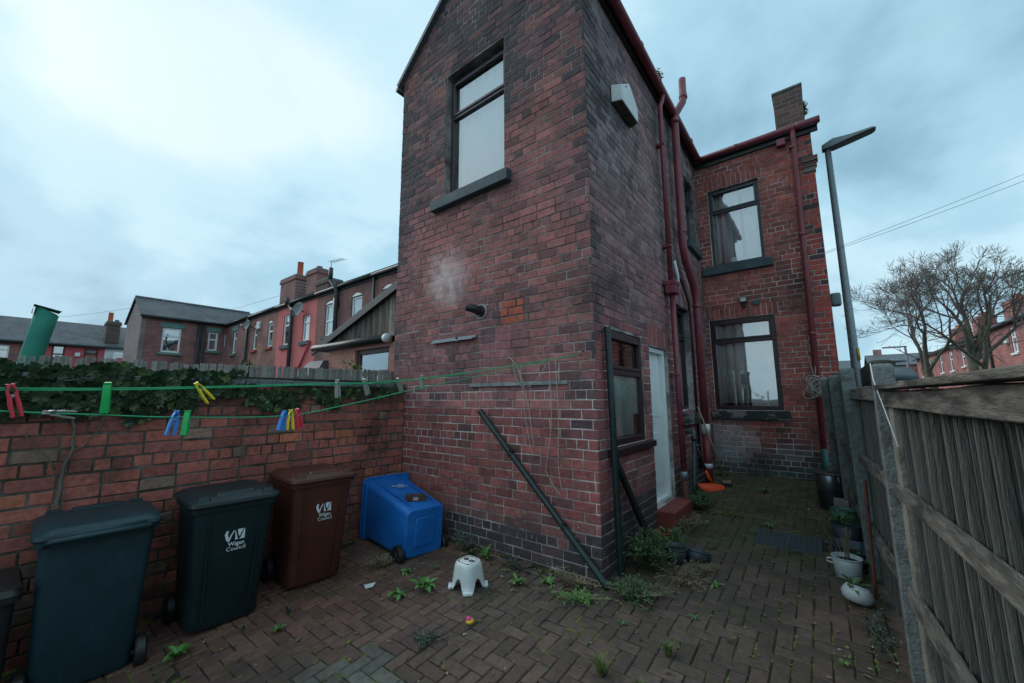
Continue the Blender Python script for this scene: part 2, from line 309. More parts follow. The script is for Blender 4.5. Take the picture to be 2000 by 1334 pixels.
# yard paving: 90 degree herringbone of 200 x 100 blocks
def paver_tint(x, y):
    n = nz(x*0.9+5, y*0.9, 1.3); k = random.random()
    red = sst(-2.2, -3.3, x)*0.85+0.15*random.random()
    c = lerp((0.086, 0.064, 0.054), (0.16, 0.076, 0.058), max(0, min(1, red+0.5*n)))
    d = math.hypot((x+2.40)/0.36, (y-1.47)/0.27)
    if d < 1.0: c = lerp(c, (0.115, 0.115, 0.10), 0.95)
    elif d < 1.4 and k > 0.5: c = lerp(c, (0.10, 0.10, 0.088), 0.7)
    if x > -1.6 and y > 4.6: c = lerp(c, (0.066, 0.058, 0.030) if random.random() > 0.3 else (0.05, 0.065, 0.022), 0.7)
    s = 0.75+0.5*random.random()
    return tuple(q*s for q in c)
def pave():
    par = MB(); vs = []; fs = []
    def sheet(x0, x1, y0, y1, nm):
        mb = MB(); mb.add([(x0, y0, gz(y0)-0.007), (x1, y0, gz(y0)-0.007), (x1, y1, gz(y1)-0.007), (x0, y1, gz(y1)-0.007), (x0, y0, gz(y0)-0.05), (x1, y0, gz(y0)-0.05), (x1, y1, gz(y1)-0.05), (x0, y1, gz(y1)-0.05)],
               [(0,1,2,3),(0,4,5,1),(1,5,6,2),(2,6,7,3),(3,7,4,0)])
        return mb
    a = sheet(-4.52, 0.6, -1.2, 3.40, '').build('pavement', m_joint); tag(a, kind='structure', label='mossy block paving of the back yard')
    b = sheet(-1.7, 0.6, 3.40, 8.12, '').build('pavement_passage', m_joint, a)
    U = 0.1; items = []
    for n in range(-80, 120):
        for k in range(-40, 40):
            for typ in (0, 1):
                if typ == 0: i, j, wx, wy = n+4*k, n, 2, 1
                else: i, j, wx, wy = n+4*k, n+1, 1, 2
                x0, y0 = i*U, j*U; cx, cy = x0+wx*U/2, y0+wy*U/2
                if not (-4.45 < cx < 0.46 and -1.15 < cy < 8.05): continue
                if cy > 3.34 and cx < -1.60: continue
                if -0.72 < cx < -0.14 and 4.97 < cy < 5.44: continue
                if cy > 3.4 and cx > 0.443-0.055*cy+0.08: continue
                items.append((cx, cy, wx*U, wy*U))
    def pm(wx, wy):
        g = 0.0035; mb = MB(); hx, hy = wx/2-g, wy/2-g; b = 0.006
        lo = [[(-hx, -hy, -0.02), (hx, -hy, -0.02), (hx, hy, -0.02), (-hx, hy, -0.02)], [(-hx, -hy, -b), (hx, -hy, -b), (hx, hy, -b), (-hx, hy, -b)], [(-hx+b, -hy+b, 0), (hx-b, -hy+b, 0), (hx-b, hy-b, 0), (-hx+b, hy-b, 0)]]
        mb.loft(lo, False, True); return mb
    pmesh = {}
    for wx, wy in ((0.2, 0.1), (0.1, 0.2)):
        mb = pm(wx, wy); me = bpy.data.meshes.new('paver'); me.from_pydata([tuple(v) for v in mb.v], [], mb.f); me.materials.append(m_paver_o); pmesh[(wx, wy)] = me
    # blocks in view, nearest first
    C = Vector((0, 0, 1.6))
    def vis(cx, cy):
        d = Vector((cx, cy, gz(cy)))-C; z = d.dot(FWD)
        if z < 0.3: return 99
        u, v = d.dot(RGT)/z*770, d.dot(DWN)/z*770
        if abs(u) > 1000 or v > 667: return 50+z
        if cx < -3.5 and cy < 2.6: return 40
        return z
    items.sort(key=lambda t: vis(t[0], t[1]))
    slope = math.atan(0.062); rest = MB()
    for q, (cx, cy, wx, wy) in enumerate(items):
        dz = 0.007*nz(cx*1.3, cy*1.3, 4)+random.uniform(-0.002, 0.002); t = paver_tint(cx, cy)
        rx, ry, rz = slope+random.uniform(-.02, .02), random.uniform(-.02, .02), random.uniform(-.018, .018)
        if q < 300:
            inst('paver', pmesh[(wx, wy)], (cx, cy, gz(cy)+dz), (rx, ry, rz), a, color=t)
        else:
            mb = pm(wx, wy); M = Matrix.Translation((cx, cy, gz(cy)+dz)) @ Matrix.Rotation(rz, 4, 'Z') @ Matrix.Rotation(rx, 4, 'X') @ Matrix.Rotation(ry, 4, 'Y')
            rest.add([M @ v for v in mb.v], mb.f, t)
    r = rest.build('pavers_rest', m_paver, a, tint=True); r['kind'] = 'stuff'
pave()

# ------------------------------------------------------------------ brick walls
BRM = {}
def brick_mb(w, h, var, dep=0.03):
    rnd = random.Random(var*77+int(w*1000)); b = 0.004; j = lambda: rnd.uniform(-0.0018, 0.0018)
    mb = MB(); hw, hh = w/2, h/2
    back = [(-hw, dep, -hh), (hw, dep, -hh), (hw, dep, hh), (-hw, dep, hh)]
    mid = [(x+j(), b, z+j()) for x, _, z in back]
    fr = [(-hw+b+abs(j()), j()*0.6, -hh+b+abs(j())), (hw-b-abs(j()), j()*0.6, -hh+b+abs(j())), (hw-b-abs(j()), j()*0.6, hh-b-abs(j())), (-hw+b+abs(j()), j()*0.6, hh-b-abs(j()))]
    mb.loft([back, mid, fr], False, True); return mb
def brick_mesh(w, h, var, mt):
    k = (round(w, 2), round(h, 3), var, mt.name)
    if k not in BRM:
        mb = brick_mb(k[0], h, var); me = bpy.data.meshes.new('brick'); me.from_pydata([tuple(v) for v in mb.v], [], mb.f); me.materials.append(mt); BRM[k] = me
    return BRM[k]
def cells(u0, u1, z0, z1, ops):
    us = sorted({u0, u1, *[max(u0, min(u1, x)) for o in ops for x in o[:2]]}); zs = sorted({z0, z1, *[max(z0, min(z1, x)) for o in ops for x in o[2:4]]})
    for i in range(len(us)-1):
        for k in range(len(zs)-1):
            cu, cz = (us[i]+us[i+1])/2, (zs[k]+zs[k+1])/2
            if any(o[0] < cu < o[1] and o[2] < cz < o[3] for o in ops): continue
            yield us[i], us[i+1], zs[k], zs[k+1]
def brick_wall(name, parent, O, rotz, ulen, zlo, zhi, bl, ch, ops, heads, tintf, nind, prio, mats, seed, ztop=None, header_every=5, joint=0.009, thick=0.2, gable=None, gl=None, wild=0.002, label=None, ins=(0, 0), split=None, patch=None):
    """u runs along local x, outward normal is local -y; ops are (u0,u1,z0,z1); heads are soldier courses"""
    rnd = random.Random(seed); M = Matrix.Translation(O) @ Matrix.Rotation(rotz, 4, 'Z')
    wb = MB(M); rec = 0.0045
    for a, b, c, d in cells(ins[0], ulen-ins[1], zlo, zhi, list(ops)+([(-9, -8, split, split+0.001)] if split else [])): wb.box((a, rec, c), (b, thick, d), mi=1 if split and (c+d)/2 > split else 0)
    if gable: wb.loft([[(ins[0], rec, zhi), (ulen-ins[1], rec, zhi), (gable[0], rec, gable[1]), (ins[0], rec, gl or zhi+0.001)], [(ins[0], thick, zhi), (ulen-ins[1], thick, zhi), (gable[0], thick, gable[1]), (ins[0], thick, gl or zhi+0.001)]], mi=1 if split else 0)
    wall = wb.build(name, [mats[2], m_mortar_old] if split else mats[2], parent)
    if label: wall['label'] = label
    L = []; cuts = list(ops)+[(h[0], h[1], h[2], h[3]) for h in heads]+([patch] if patch else [])
    nC = int(((gable[1] if gable else zhi)-zlo)/ch)
    for c in range(nC):
        z0 = zlo+c*ch; zc = z0+ch/2; hdr = (c % header_every == header_every-2)
        stp = bl/2 if hdr else bl; off = (bl/4 if hdr else (0 if c % 2 else bl/2)); segs = [(0.0, ulen)]
        if gable and zc > zhi:
            t = (zc+ch/2-zhi)/(gable[1]-zhi); zt_ = zc+ch/2; a, b = gable[0]*max(0, (zt_-(gl or zhi))/(gable[1]-(gl or zhi))), ulen-(ulen-gable[0])*t
            if b-a < 0.1: continue
            segs = [(a, b)]
        for o in cuts:
            if o[2]-0.01 < zc < o[3]+0.01:
                ns = []
                for a, b in segs:
                    if o[1] <= a or o[0] >= b: ns.append((a, b)); continue
                    if o[0]-a > 0.03: ns.append((a, o[0]))
                    if b-o[1] > 0.03: ns.append((o[1], b))
                segs = ns
        for a, b in segs:
            edges = [a]; k = math.floor((a-off)/stp)+1; u = off+k*stp
            while u < b-0.04:
                if u-edges[-1] > 0.045: edges.append(u+rnd.uniform(-wild, wild)*2)
                u += stp*(1 if rnd.random() > 0.06 or hdr else 0.5)
            edges.append(b)
            for i in range(len(edges)-1): L.append(((edges[i]+edges[i+1])/2, zc+wild*rnd.uniform(-1, 1), edges[i+1]-edges[i]-joint, ch-joint))
    for h in heads:
        n = max(3, round((h[1]-h[0])/0.083)); sw = (h[1]-h[0])/n
        for i in range(n): L.append((h[0]+sw*(i+0.5), (h[2]+h[3])/2, sw-joint*0.8, h[3]-h[2]-joint))
    if patch:      # repair of smaller new bricks
        pw, ph = patch[1]-patch[0], (patch[3]-patch[2])/3
        for k, us in enumerate(((0.04, 0.70, 1.0), (0.0, 0.34, 0.97), (0.03, 0.68, 1.0))):
            for i in range(2): L.append((patch[0]+pw*(us[i]+us[i+1])/2, patch[2]+ph*(k+0.5), pw*(us[i+1]-us[i])-0.016, ph-0.016))
    L.sort(key=lambda q: prio(q[0], q[1]))
    rest = MB(M)
    for i, (u, z, wd, ht) in enumerate(L):
        t = tintf(u, z, rnd); pr = rnd.uniform(-0.0025, 0.0025)
        if i < nind and wd > 0.03:
            wq = max(0.03, round(wd, 2)); me = brick_mesh(wq, ht, rnd.randrange(4), mats[1]); p = M @ Vector((u, pr, z))
            o = bpy.data.objects.new('brick', me); COL.objects.link(o); o.parent = wall; o.location = p; o.rotation_euler = (rnd.uniform(-.004, .004), rnd.uniform(-.004, .004), rotz+rnd.uniform(-.004, .004)); o.color = (*t, 1); o.scale = (wd/wq, 1, 1)
        else:
            mb = brick_mb(wd, ht, rnd.randrange(999)); rest.add([v+Vector((u, pr, z)) for v in mb.v], mb.f, t)
    if rest.v:
        r = rest.build('bricks_rest', mats[0], wall, tint=True); r['kind'] = 'stuff'
    return wall, M

def window(parent, M, u0, u1, z0, z1, rec, fm, transom=None, sill=None, fw=0.055, sash='top', sill_mat=None, gm=None, name='window', sill_out=0.07):
    """frame, panes and sill in wall coordinates; rec = how far the frame sits behind the wall face"""
    mb = MB(M); y0, y1 = rec, rec+0.07
    for a, b, c, d in cells(u0, u1, z0, z1, [(u0+fw, u1-fw, z0+fw, (transom or z1)-(fw if not transom else fw*0.5))] + ([(u0+fw, u1-fw, transom+fw*0.5, z1-fw)] if transom else [])): mb.box((a, y0, c), (b, y1, d))
    fr = mb.build(name, fm, parent, bevel=0.006)
    if transom and sash:
        zz = (transom+fw*0.5, z1-fw) if sash == 'top' else (z0+fw, transom-fw*0.5); mb = MB(M); s = 0.038
        a0, a1 = u0+fw-0.012, u1-fw+0.012; c0, c1 = zz[0]-0.012, zz[1]+0.012
        for a, b, c, d in cells(a0, a1, c0, c1, [(a0+s, a1-s, c0+s, c1-s)]): mb.box((a, y0-0.014, c), (b, y0+0.03, d))
        mb.build('sash', fm, fr, bevel=0.006)
    panes = [(u0+fw, u1-fw, z0+fw, (transom-fw*0.5) if transom else z1-fw)]
    if transom: panes.append((u0+fw, u1-fw, transom+fw*0.5, z1-fw))
    for a, b, c, d in panes:
        MB(M).add([(a, y0+0.033, c), (b, y0+0.033, c), (b, y0+0.033, d), (a, y0+0.033, d)], [(0, 1, 2, 3)]).build('pane', gm or m_glass, fr)
    if sill:
        MB(M).box((sill[0], -sill_out, sill[2]), (sill[1], rec+0.02, sill[3])).build('sill', sill_mat or m_stone, fr, bevel=0.008)
    # dark lining of the room behind
    b = MB(M); e = 0.02; dp = rec+0.62
    b.add([(u0-e, rec+0.08, z0-e), (u1+e, rec+0.08, z0-e), (u1+e, rec+0.08, z1+e), (u0-e, rec+0.08, z1+e), (u0-.03, dp, z0-.1), (u1+.03, dp, z0-.1), (u1+.03, dp, z1+.1), (u0-.03, dp, z1+.1)], [(4, 5, 6, 7), (0, 1, 5, 4), (1, 2, 6, 5), (2, 3, 7, 6), (3, 0, 4, 7)])
    b.build('window_lining', m_room, fr)
    return fr
def curtain(M, u0, u1, z0, z1, d, mt, label, folds=9, amp=0.03, name='curtain'):
    mb = MB(M); n = int(folds*10); vs = []; fs = []
    for i in range(n+1):
        t = i/n; u = u0+(u1-u0)*t; y = d+amp*math.sin(t*folds*2*math.pi+0.7*math.sin(t*9))+amp*0.5*nz(t*7, d*5)
        for k in range(3): vs.append((u, y*(1 if k else 1)+0.004*k*math.sin(t*31), z0+(z1-z0)*k/2))
    for i in range(n):
        for k in range(2): fs.append((i*3+k, (i+1)*3+k, (i+1)*3+k+1, i*3+k+1))
    mb.add(vs, fs); o = mb.build(name, mt, smooth=True); tag(o, label, 'curtain')
    sm = o.modifiers.new('t', 'SOLIDIFY'); sm.thickness = 0.003
    return o

# ------------------------------------------------------------------ the house
XS, YF, YM = -1.65, 3.38, 8.11
XL = -4.79
house = thing('house', 'tall soot-stained red brick house with rear wing, gabled roof and maroon drainpipes', 'house', (-2.5, 5.5, 0))
PLUM = (0.315, 0.132, 0.136); DARK = (0.060, 0.055, 0.062); ORNG = (0.385, 0.145, 0.122); GREY = (0.30, 0.225, 0.235)
def tint_front(u, z, r):
    x = XL+u; k = r.random(); n = nz(x*0.8, z*0.8, 2)+0.35*nz(x*2.5, z*2.5, 5)
    soot = 0.24+0.52*sst(3.3, 5.8, z)+0.6*n+0.30*sst(0.55, 0.0, -1.65-x)*sst(1.0, 1.7, z)+0.35*sst(0.35, 0.0, x-XL)
    soot = max(soot, 1.15*sst(0.52, 0.18, z)+0.1*n)
    soot -= 0.35*sst(0.7, 0.0, abs(x+3.6)-0.5)*sst(1.2, 0, abs(z-3.6))
    c = lerp(PLUM, ORNG, max(0, min(1, 0.35+1.1*nz(x*0.7+9, z*0.7)+0.5*(k-0.5))))
    if z < 1.5 and z > 0.45: c = lerp(c, (0.30, 0.085, 0.080), 0.7)
    c = lerp(c, DARK, max(0, min(0.95, soot+(r.random()-0.5)*0.72)))
    if -2.82 < x < -2.47 and 2.41 < z < 2.70: return (0.46, 0.115, 0.07)
    if r.random() < 0.03: c = lerp(c, (0.30, 0.12, 0.09), 0.5)
    s = 0.85+0.3*r.random(); return tuple(q*s for q in c)
def prio_front(u, z): return abs(z-0.95)*0.9 + abs(u-2.3)*0.35
win_f = (XL*-1-3.79, XL*-1-2.75, 4.255, 6.105)
fw_ops = [win_f]
CH = 0.0925
wallF, MF = brick_wall('front_wall', house, (XL, YF, 0), 0, XS-XL, -0.08, 6.40, 0.238, CH, fw_ops, [(win_f[0]-0.02, win_f[1]+0.02, win_f[3]+0.001, win_f[3]+CH*2.4)][:0], tint_front, 150, prio_front, (m_brick, m_brick_o, m_mortar), 11, gable=((XS-XL)/2, 7.97), gl=6.60, label='soot-darkened gable wall of the rear wing', ins=(0.03, 0.007), split=1.95, patch=(XL*-1-2.82, XL*-1-2.47, -0.08+27*0.0925, -0.08+30*0.0925))
def tint_side(u, z, r):
    y = YF+u; n = nz(y*0.9, z*0.9, 7)+0.4*nz(y*2.7, z*2.7, 3)
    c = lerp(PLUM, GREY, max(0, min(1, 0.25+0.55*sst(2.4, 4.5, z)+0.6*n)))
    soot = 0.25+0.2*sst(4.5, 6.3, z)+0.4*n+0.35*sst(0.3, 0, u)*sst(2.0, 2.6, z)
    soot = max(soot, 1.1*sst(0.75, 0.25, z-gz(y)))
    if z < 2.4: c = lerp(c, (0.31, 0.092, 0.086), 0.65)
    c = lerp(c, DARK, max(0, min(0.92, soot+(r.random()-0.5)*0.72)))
    s = 0.85+0.3*r.random(); return tuple(q*s for q in c)
W1 = (3.64-YF, 4.62-YF, 1.12, 2.30); DR = (4.87-YF, 5.60-YF, 0.30, 2.25); W2 = (6.2-YF, 6.9-YF, 1.42, 3.03); W3 = (7.22-YF, 7.86-YF, 4.36, 5.66)
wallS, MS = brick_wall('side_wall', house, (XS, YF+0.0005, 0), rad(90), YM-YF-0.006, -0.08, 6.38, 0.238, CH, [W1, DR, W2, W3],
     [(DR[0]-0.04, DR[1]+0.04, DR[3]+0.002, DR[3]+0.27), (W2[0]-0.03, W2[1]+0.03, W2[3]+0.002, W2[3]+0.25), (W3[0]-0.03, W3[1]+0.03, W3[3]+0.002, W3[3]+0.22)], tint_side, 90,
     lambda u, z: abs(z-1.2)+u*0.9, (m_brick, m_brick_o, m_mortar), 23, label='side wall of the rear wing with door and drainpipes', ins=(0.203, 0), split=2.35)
XR = 0.24
def tint_main(u, z, r):
    x = -1.65+u; n = nz(x*1.1+4, z*1.1, 9)+0.4*nz(x*3, z*3, 1)
    c = lerp((0.40, 0.115, 0.090), (0.30, 0.098, 0.085), r.random())
    soot = 0.12+0.5*n+0.9*sst(0.95, 0.5, z)
    c = lerp(c, DARK, max(0, min(0.9, soot+(r.random()-0.5)*0.5)))
    if x > 0.02: c = lerp((0.40, 0.085, 0.068), DARK, 0.9 if r.random() < 0.22 else 0.05)
    wsh = max(0, 1.1-math.hypot((x+1.45)/0.55, (z-0.80)/0.42))+0.35*max(0, 1-math.hypot((x+0.55)/0.35, (z-0.65)/0.2))
    c = lerp(c, (0.34, 0.42, 0.45), min(0.5, wsh))
    c = lerp(c, (0.05, 0.09, 0.09), 0.8*sst(0.52, 0.36, z))
    s = 0.85+0.3*r.random(); return tuple(q*s for q in c)
CM = 0.0895
WU = (-1.44+1.65, -0.59+1.65, 4.06, 5.60); WD = (-1.58+1.65, -0.54+1.65, 1.375, 3.035)
wallM, MM = brick_wall('rear_wall', house, (-1.65, YM, 0), 0, XR+1.65, 0.20, 6.2, 0.238, CM, [WU, WD],
     [(WU[0]-0.06, WU[1]+0.06, WU[3]+0.002, WU[3]+0.25), (WD[0]-0.06, WD[1]+0.06, WD[3]+0.002, WD[3]+0.23)], tint_main, 60,
     lambda u, z: abs(z-1.0)+abs(u-1)*0.2, (m_brick, m_brick_o, m_mortar), 31, label='red rear wall of the main house with arched windows')
# hidden shells that close the house
mb = MB(); mb.box((XL, YF+0.02, -0.1), (XL+0.2, YM+0.2, 6.54)); mb.box((-5.6, YM+0.03, 0), (-1.66, YM+0.25, 6.2)); mb.box((XR-0.2, YM+0.205, 0), (XR-0.003, 16, 6.2)); mb.box((-5.6, 15.8, 0), (XR, 16.0, 6.2)); mb.box((-5.6, YM+0.26, 0), (-5.4, 15.79, 6.2))
m_bw_x = brickwork('sooty_brickwork_x', (0.17, 0.07, 0.06), (0.10, 0.05, 0.047), (0.16, 0.15, 0.14), 'y')
mb.build('outer_wall', m_bw_x, house)
# roofs
def slab_roof(parent, pts, th, mt, name='roof'):
    a, b, c, d = [Vector(p) for p in pts]; n = (b-a).cross(d-a).normalized()*th
    return MB().add([a, b, c, d, a+n, b+n, c+n, d+n], [(3, 2, 1, 0), (4, 5, 6, 7), (0, 1, 5, 4), (1, 2, 6, 5), (2, 3, 7, 6), (3, 0, 4, 7)]).build(name, mt, parent)
xm = (XL+XS)/2; RZ = 7.99
slab_roof(house, [(XL-0.10, YF-0.07, 6.53), (xm, YF-0.07, RZ+0.01), (xm, YM+2.9, RZ+0.01), (XL-0.10, YM+2.9, 6.53)], -0.06, m_slate)
slab_roof(house, [(xm, YF-0.10, RZ+0.01), (XS+0.14, YF-0.10, 6.40-0.12), (XS+0.14, YM+2.9, 6.40-0.12), (xm, YM+2.9, RZ+0.01)], -0.06, m_slate)
slab_roof(house, [(-5.7, YM-0.10, 6.20), (XR+0.12, YM-0.10, 6.20), (XR+0.12, 12.1, 8.35), (-5.7, 12.1, 8.35)], 0.06, m_slate)
slab_roof(house, [(-5.7, 12.1, 8.35), (XR+0.12, 12.1, 8.35), (XR+0.12, 16.1, 6.2), (-5.7, 16.1, 6.2)], 0.06, m_slate)
m_verge = mat('verge_mortar', (0.20, 0.19, 0.18), 0.9, 0.3, 9, 0.6, 40)
mb = MB(); mb.add([(XL-0.08, YF-0.05, 6.50), (xm, YF-0.05, 7.93), (xm, YF-0.05, 7.99), (XL-0.08, YF-0.05, 6.56), (XL-0.08, YF-0.004, 6.50), (xm, YF-0.004, 7.93), (xm, YF-0.004, 7.99), (XL-0.08, YF-0.004, 6.56)], [(0,1,2,3),(7,6,5,4),(0,4,5,1),(1,5,6,2),(2,6,7,3),(3,7,4,0)])
mb.build('verge', m_verge, house)
mb = MB(); mb.add([(XS+0.15, YF-0.085, 6.23), (xm, YF-0.085, 7.86), (xm, YF-0.085, 7.93), (XS+0.15, YF-0.085, 6.32), (XS+0.15, YF-0.004, 6.23), (xm, YF-0.004, 7.86), (xm, YF-0.004, 7.93), (XS+0.15, YF-0.004, 6.32)], [(3,2,1,0),(4,5,6,7),(1,5,4,0),(2,6,5,1),(3,7,6,2),(0,4,7,3)])
mb.build('verge', m_verge, house)
# gutters, fascia
mb = MB(); mb.tube([(XS+0.115, YF-0.10, 6.30), (XS+0.115, 5.6, 6.285), (XS+0.115, YM-0.06, 6.27)], 0.062, 12); g = mb.build('gutter', m_pipe, house, smooth=True)
for y in (3.9, 4.75, 5.5, 6.4, 7.3): MB().tube([(XS+0.115, y, 6.295), (XS+0.115, y+0.045, 6.295)], 0.069, 12).build('gutter_joint', m_pipe, g, smooth=True)
MB().box((XS+0.002, YF-0.09, 6.20), (XS+0.045, YM-0.11, 6.37)).build('fascia', m_black, house)
mb = MB(); mb.tube([(XS+0.12, YM-0.105, 6.26), (XR+0.14, YM-0.105, 6.27)], 0.058, 12); g = mb.build('gutter', m_pipe, house, smooth=True)
for x in (-0.9, 0.05): MB().tube([(x, YM-0.105, 6.265), (x+0.05, YM-0.105, 6.265)], 0.065, 12).build('gutter_joint', m_pipe, g, smooth=True)
MB().box((XS+0.05, YM-0.045, 6.12), (XR+0.10, YM-0.003, 6.26)).build('fascia', m_black, house)
mb = MB(); mb.tube([(XL-0.09, YF-0.06, 6.46), (XL-0.09, YM, 6.46)], 0.045, 12); mb.build('gutter', m_black, house, smooth=True)
mb = MB()
for k, zz in enumerate((5.42, 5.51, 5.60)): mb.box((XR-0.16, YM-0.02-0.015*k, zz), (XR+0.015+0.02*k, YM+0.1, zz+0.085))
mb.build('corbel', m_bw_x, house, bevel=0.005)
# chimney on the main roof
m_bw_c = brickwork('chimney_brickwork', (0.16, 0.085, 0.07), (0.08, 0.055, 0.05), (0.15, 0.14, 0.13), 'x', grime=(0.04, 0.04, 0.04))
ch = MB().box((-0.25, 8.62, 6.3), (0.20, 9.25, 7.42)).build('chimney', m_bw_c, house)
MB().box((-0.265, 8.605, 7.42), (0.215, 9.265, 7.47)).build('chimney_cap', m_conc, ch, bevel=0.01)
# windows
wf = window(house, MF, win_f[0], win_f[1], win_f[2], win_f[3]-0.04, 0.10, m_frame_up, 5.50, (0.81, 2.15, 4.11, 4.255), sill_out=0.09)
MB(MF).box((win_f[0], 0.16, win_f[3]-0.04), (win_f[1], 0.19, win_f[3])).build('head_packing', mat('foam_packing', (0.25, 0.17, 0.08), 0.9, 0.4, 20), wf)
curtain(MF, win_f[0]+0.03, win_f[1]-0.03, 4.27, 5.99, 0.21, m_curtain, 'white gathered curtain behind the upper gable window', 6, 0.016)
w1 = window(house, MS, W1[0], W1[1], W1[2], W1[3], 0.015, m_frame, 1.87, (W1[0]-0.05, W1[1]+0.14, 1.045, 1.115), sill_mat=m_frame, fw=0.07)
o = MB(MS).box((W1[0]+0.072, 0.056, 1.42), (W1[1]-0.072, 0.060, 1.83)).build('window_blind', mat('pale_blind', (0.62, 0.74, 0.72), 0.8, 0.05, 4)); tag(o, 'pale blind pulled half down behind the small ground-floor side window', 'blind')
o = MB(MS).box((W1[0]+0.10, 0.066, 1.20), (W1[1]-0.20, 0.070, 1.45)).build('paper_sheet', mat('paper_white', (0.66, 0.74, 0.74), 0.8, 0.1, 9)); tag(o, 'white paper sheet leaning inside the small side window under the blind', 'paper')
window(house, MS, W2[0], W2[1], W2[2], W2[3], 0.09, m_frame, 2.55, (W2[0]-0.14, W2[1]+0.14, 1.20, 1.37), sill_mat=m_flakesill)
curtain(MS, W2[0]+0.02, W2[1]-0.02, W2[2]+0.02, W2[3]-0.02, 0.24, mat('tan_curtain', (0.30, 0.22, 0.17), 0.9, 0.1, 4), 'tan curtain in the ground-floor side window behind the drainpipes', 6, 0.02)
window(house, MS, W3[0], W3[1], W3[2], W3[3], 0.09, m_frame_gr, 5.2, (W3[0]-0.1, W3[1]+0.12, 4.22, 4.355))
curtain(MS, W3[0]+0.02, W3[1]-0.02, W3[2]+0.02, W3[3]-0.02, 0.24, m_net, 'net curtain in the narrow upper side window', 5, 0.02)
window(house, MM, WU[0], WU[1], WU[2], WU[3], 0.05, m_frame_gr, 5.15, (0.03, 1.17, 3.90, 4.05))
curtain(MM, WU[0]+0.03, WU[0]+0.50, WU[2]+0.02, WU[3]-0.02, 0.17, m_curtain, 'greyish white curtain drawn to one side in the upper arched window', 5, 0.014)
curtain(MM, WU[0]+0.55, WU[1]-0.03, WU[2]+0.02, WU[3]-0.02, 0.22, m_net, 'thin net across the open half of the upper arched window', 5, 0.015)
window(house, MM, WD[0], WD[1], WD[2], WD[3], 0.03, m_frame, 2.62, (0.01, 1.20, 1.21, 1.365), sill_mat=m_flakesill, fw=0.075)
curtain(MM, WD[0]+0.03, WD[1]-0.03, WD[2]+0.12, WD[3]-0.02, 0.15, m_net, 'long net curtain behind the lower arched window of the rear wall', 7, 0.010)
# door with frame, red step
dr = MB(MS).box((DR[0]+0.06, 0.11, DR[2]+0.05), (DR[1]-0.06, 0.155, DR[3]-0.06)).build('door', m_white, house, bevel=0.004)
mb = MB(MS)
for a, b, c, d in cells(DR[0]+0.004, DR[1]-0.004, DR[2]+0.004, DR[3]-0.004, [(DR[0]+0.065, DR[1]-0.065, DR[2]+0.05, DR[3]-0.065)]): mb.box((a, 0.045, c), (b, 0.12, d))
mb.build('door_frame', m_white, dr, bevel=0.005)
for a, b, c, d in ((0.13, 0.60, 0.5, 1.15), (0.13, 0.60, 1.35, 2.05)): MB(MS).box((DR[0]+a, 0.102, c), (DR[0]+b, 0.111, d)).build('door_panel', m_white, dr, bevel=0.004)
hd = MB(MS); hd.tube([(DR[0]+0.10, 0.07, 1.28), (DR[0]+0.21, 0.07, 1.28)], 0.009, 8); hd.box((DR[0]+0.085, 0.075, 1.22), (DR[0]+0.115, 0.113, 1.40)); hd.build('handle', m_steel, dr)
MB(MS).box((DR[0]-0.03, -0.20, 0.02), (DR[1]+0.06, 0.10, 0.298)).build('door_step', m_red, house, bevel=0.012)
# rainwater pipe with hopper
def pipe_x(y, d): return XS+d
dp = MB().tube([(XS+0.115, 5.78, 6.24), (XS+0.10, 5.76, 6.12), (XS+0.085, 5.70, 6.0), (XS+0.085, 5.70, 3.20)], 0.036, 12).build('drainpipe', m_pipe, house, smooth=True)
hp = MB(); hp.box((XS+0.02, 5.60, 3.05), (XS+0.17, 5.80, 3.22)); hp.box((XS+0.01, 5.59, 3.17), (XS+0.18, 5.81, 3.235)); hp.build('hopper', m_pipe, dp, bevel=0.012)
MB().tube([(XS+0.085, 5.71, 3.1), (XS+0.085, 5.73, 0.62)], 0.037, 12).build('drainpipe', m_pipe, house, smooth=True)
MB().tube([(XS+0.085, 5.73, 0.62), (XS+0.085, 5.73, 0.52)], 0.045, 12).build('pipe_collar', m_steel, dp, smooth=True)
MB().tube([(XS+0.085, 5.73, 0.52), (XS+0.085, 5.73, 0.30), (XS+0.10, 5.74, 0.12)], 0.038, 12).build('drainpipe_shoe', mat('clay_shoe', (0.15, 0.05, 0.04), 0.8, 0.3, 9), dp, smooth=True)
for z in (5.35, 3.75, 1.9): MB().box((XS+0.002, 5.655, z), (XS+0.125, 5.745, z+0.035)).build('bracket', m_pipe, dp, bevel=0.004)
# soil pipe with swan neck
sp = MB().tube([(XS+0.25, 6.52, 6.95), (XS+0.25, 6.50, 6.62), (XS+0.24, 6.48, 6.50), (XS+0.15, 6.40, 6.30), (XS+0.12, 6.38, 6.18), (XS+0.12, 6.35, 4.2), (XS+0.12, 6.35, 3.98), (XS+0.12, 6.45, 3.75), (XS+0.12, 6.85, 3.45), (XS+0.12, 6.96, 3.28), (XS+0.12, 6.97, 3.1), (XS+0.12, 6.97, 1.15)], 0.058, 14).build('soil_pipe', m_pipe, house, smooth=True)
for z, m_ in ((6.62, m_pipe), (6.15, m_pipe), (4.22, m_pipe), (3.12, m_pipe), (1.16, m_whitedirty), (0.55, m_whitedirty)):
    q = (XS+0.25, 6.50) if z > 6.5 else ((XS+0.12, 6.36) if z > 4 else (XS+0.12, 6.97)); hgt = 0.14 if z == 1.16 else 0.05
    MB().tube([(q[0], q[1], z-hgt), (q[0], q[1], z+0.02)], 0.066, 14).build('pipe_collar', m_, sp, smooth=True)
MB().tube([(XS+0.12, 6.97, 1.04), (XS+0.12, 6.97, 0.22)], 0.06, 14).build('soil_pipe_foot', m_pipe, sp, smooth=True)
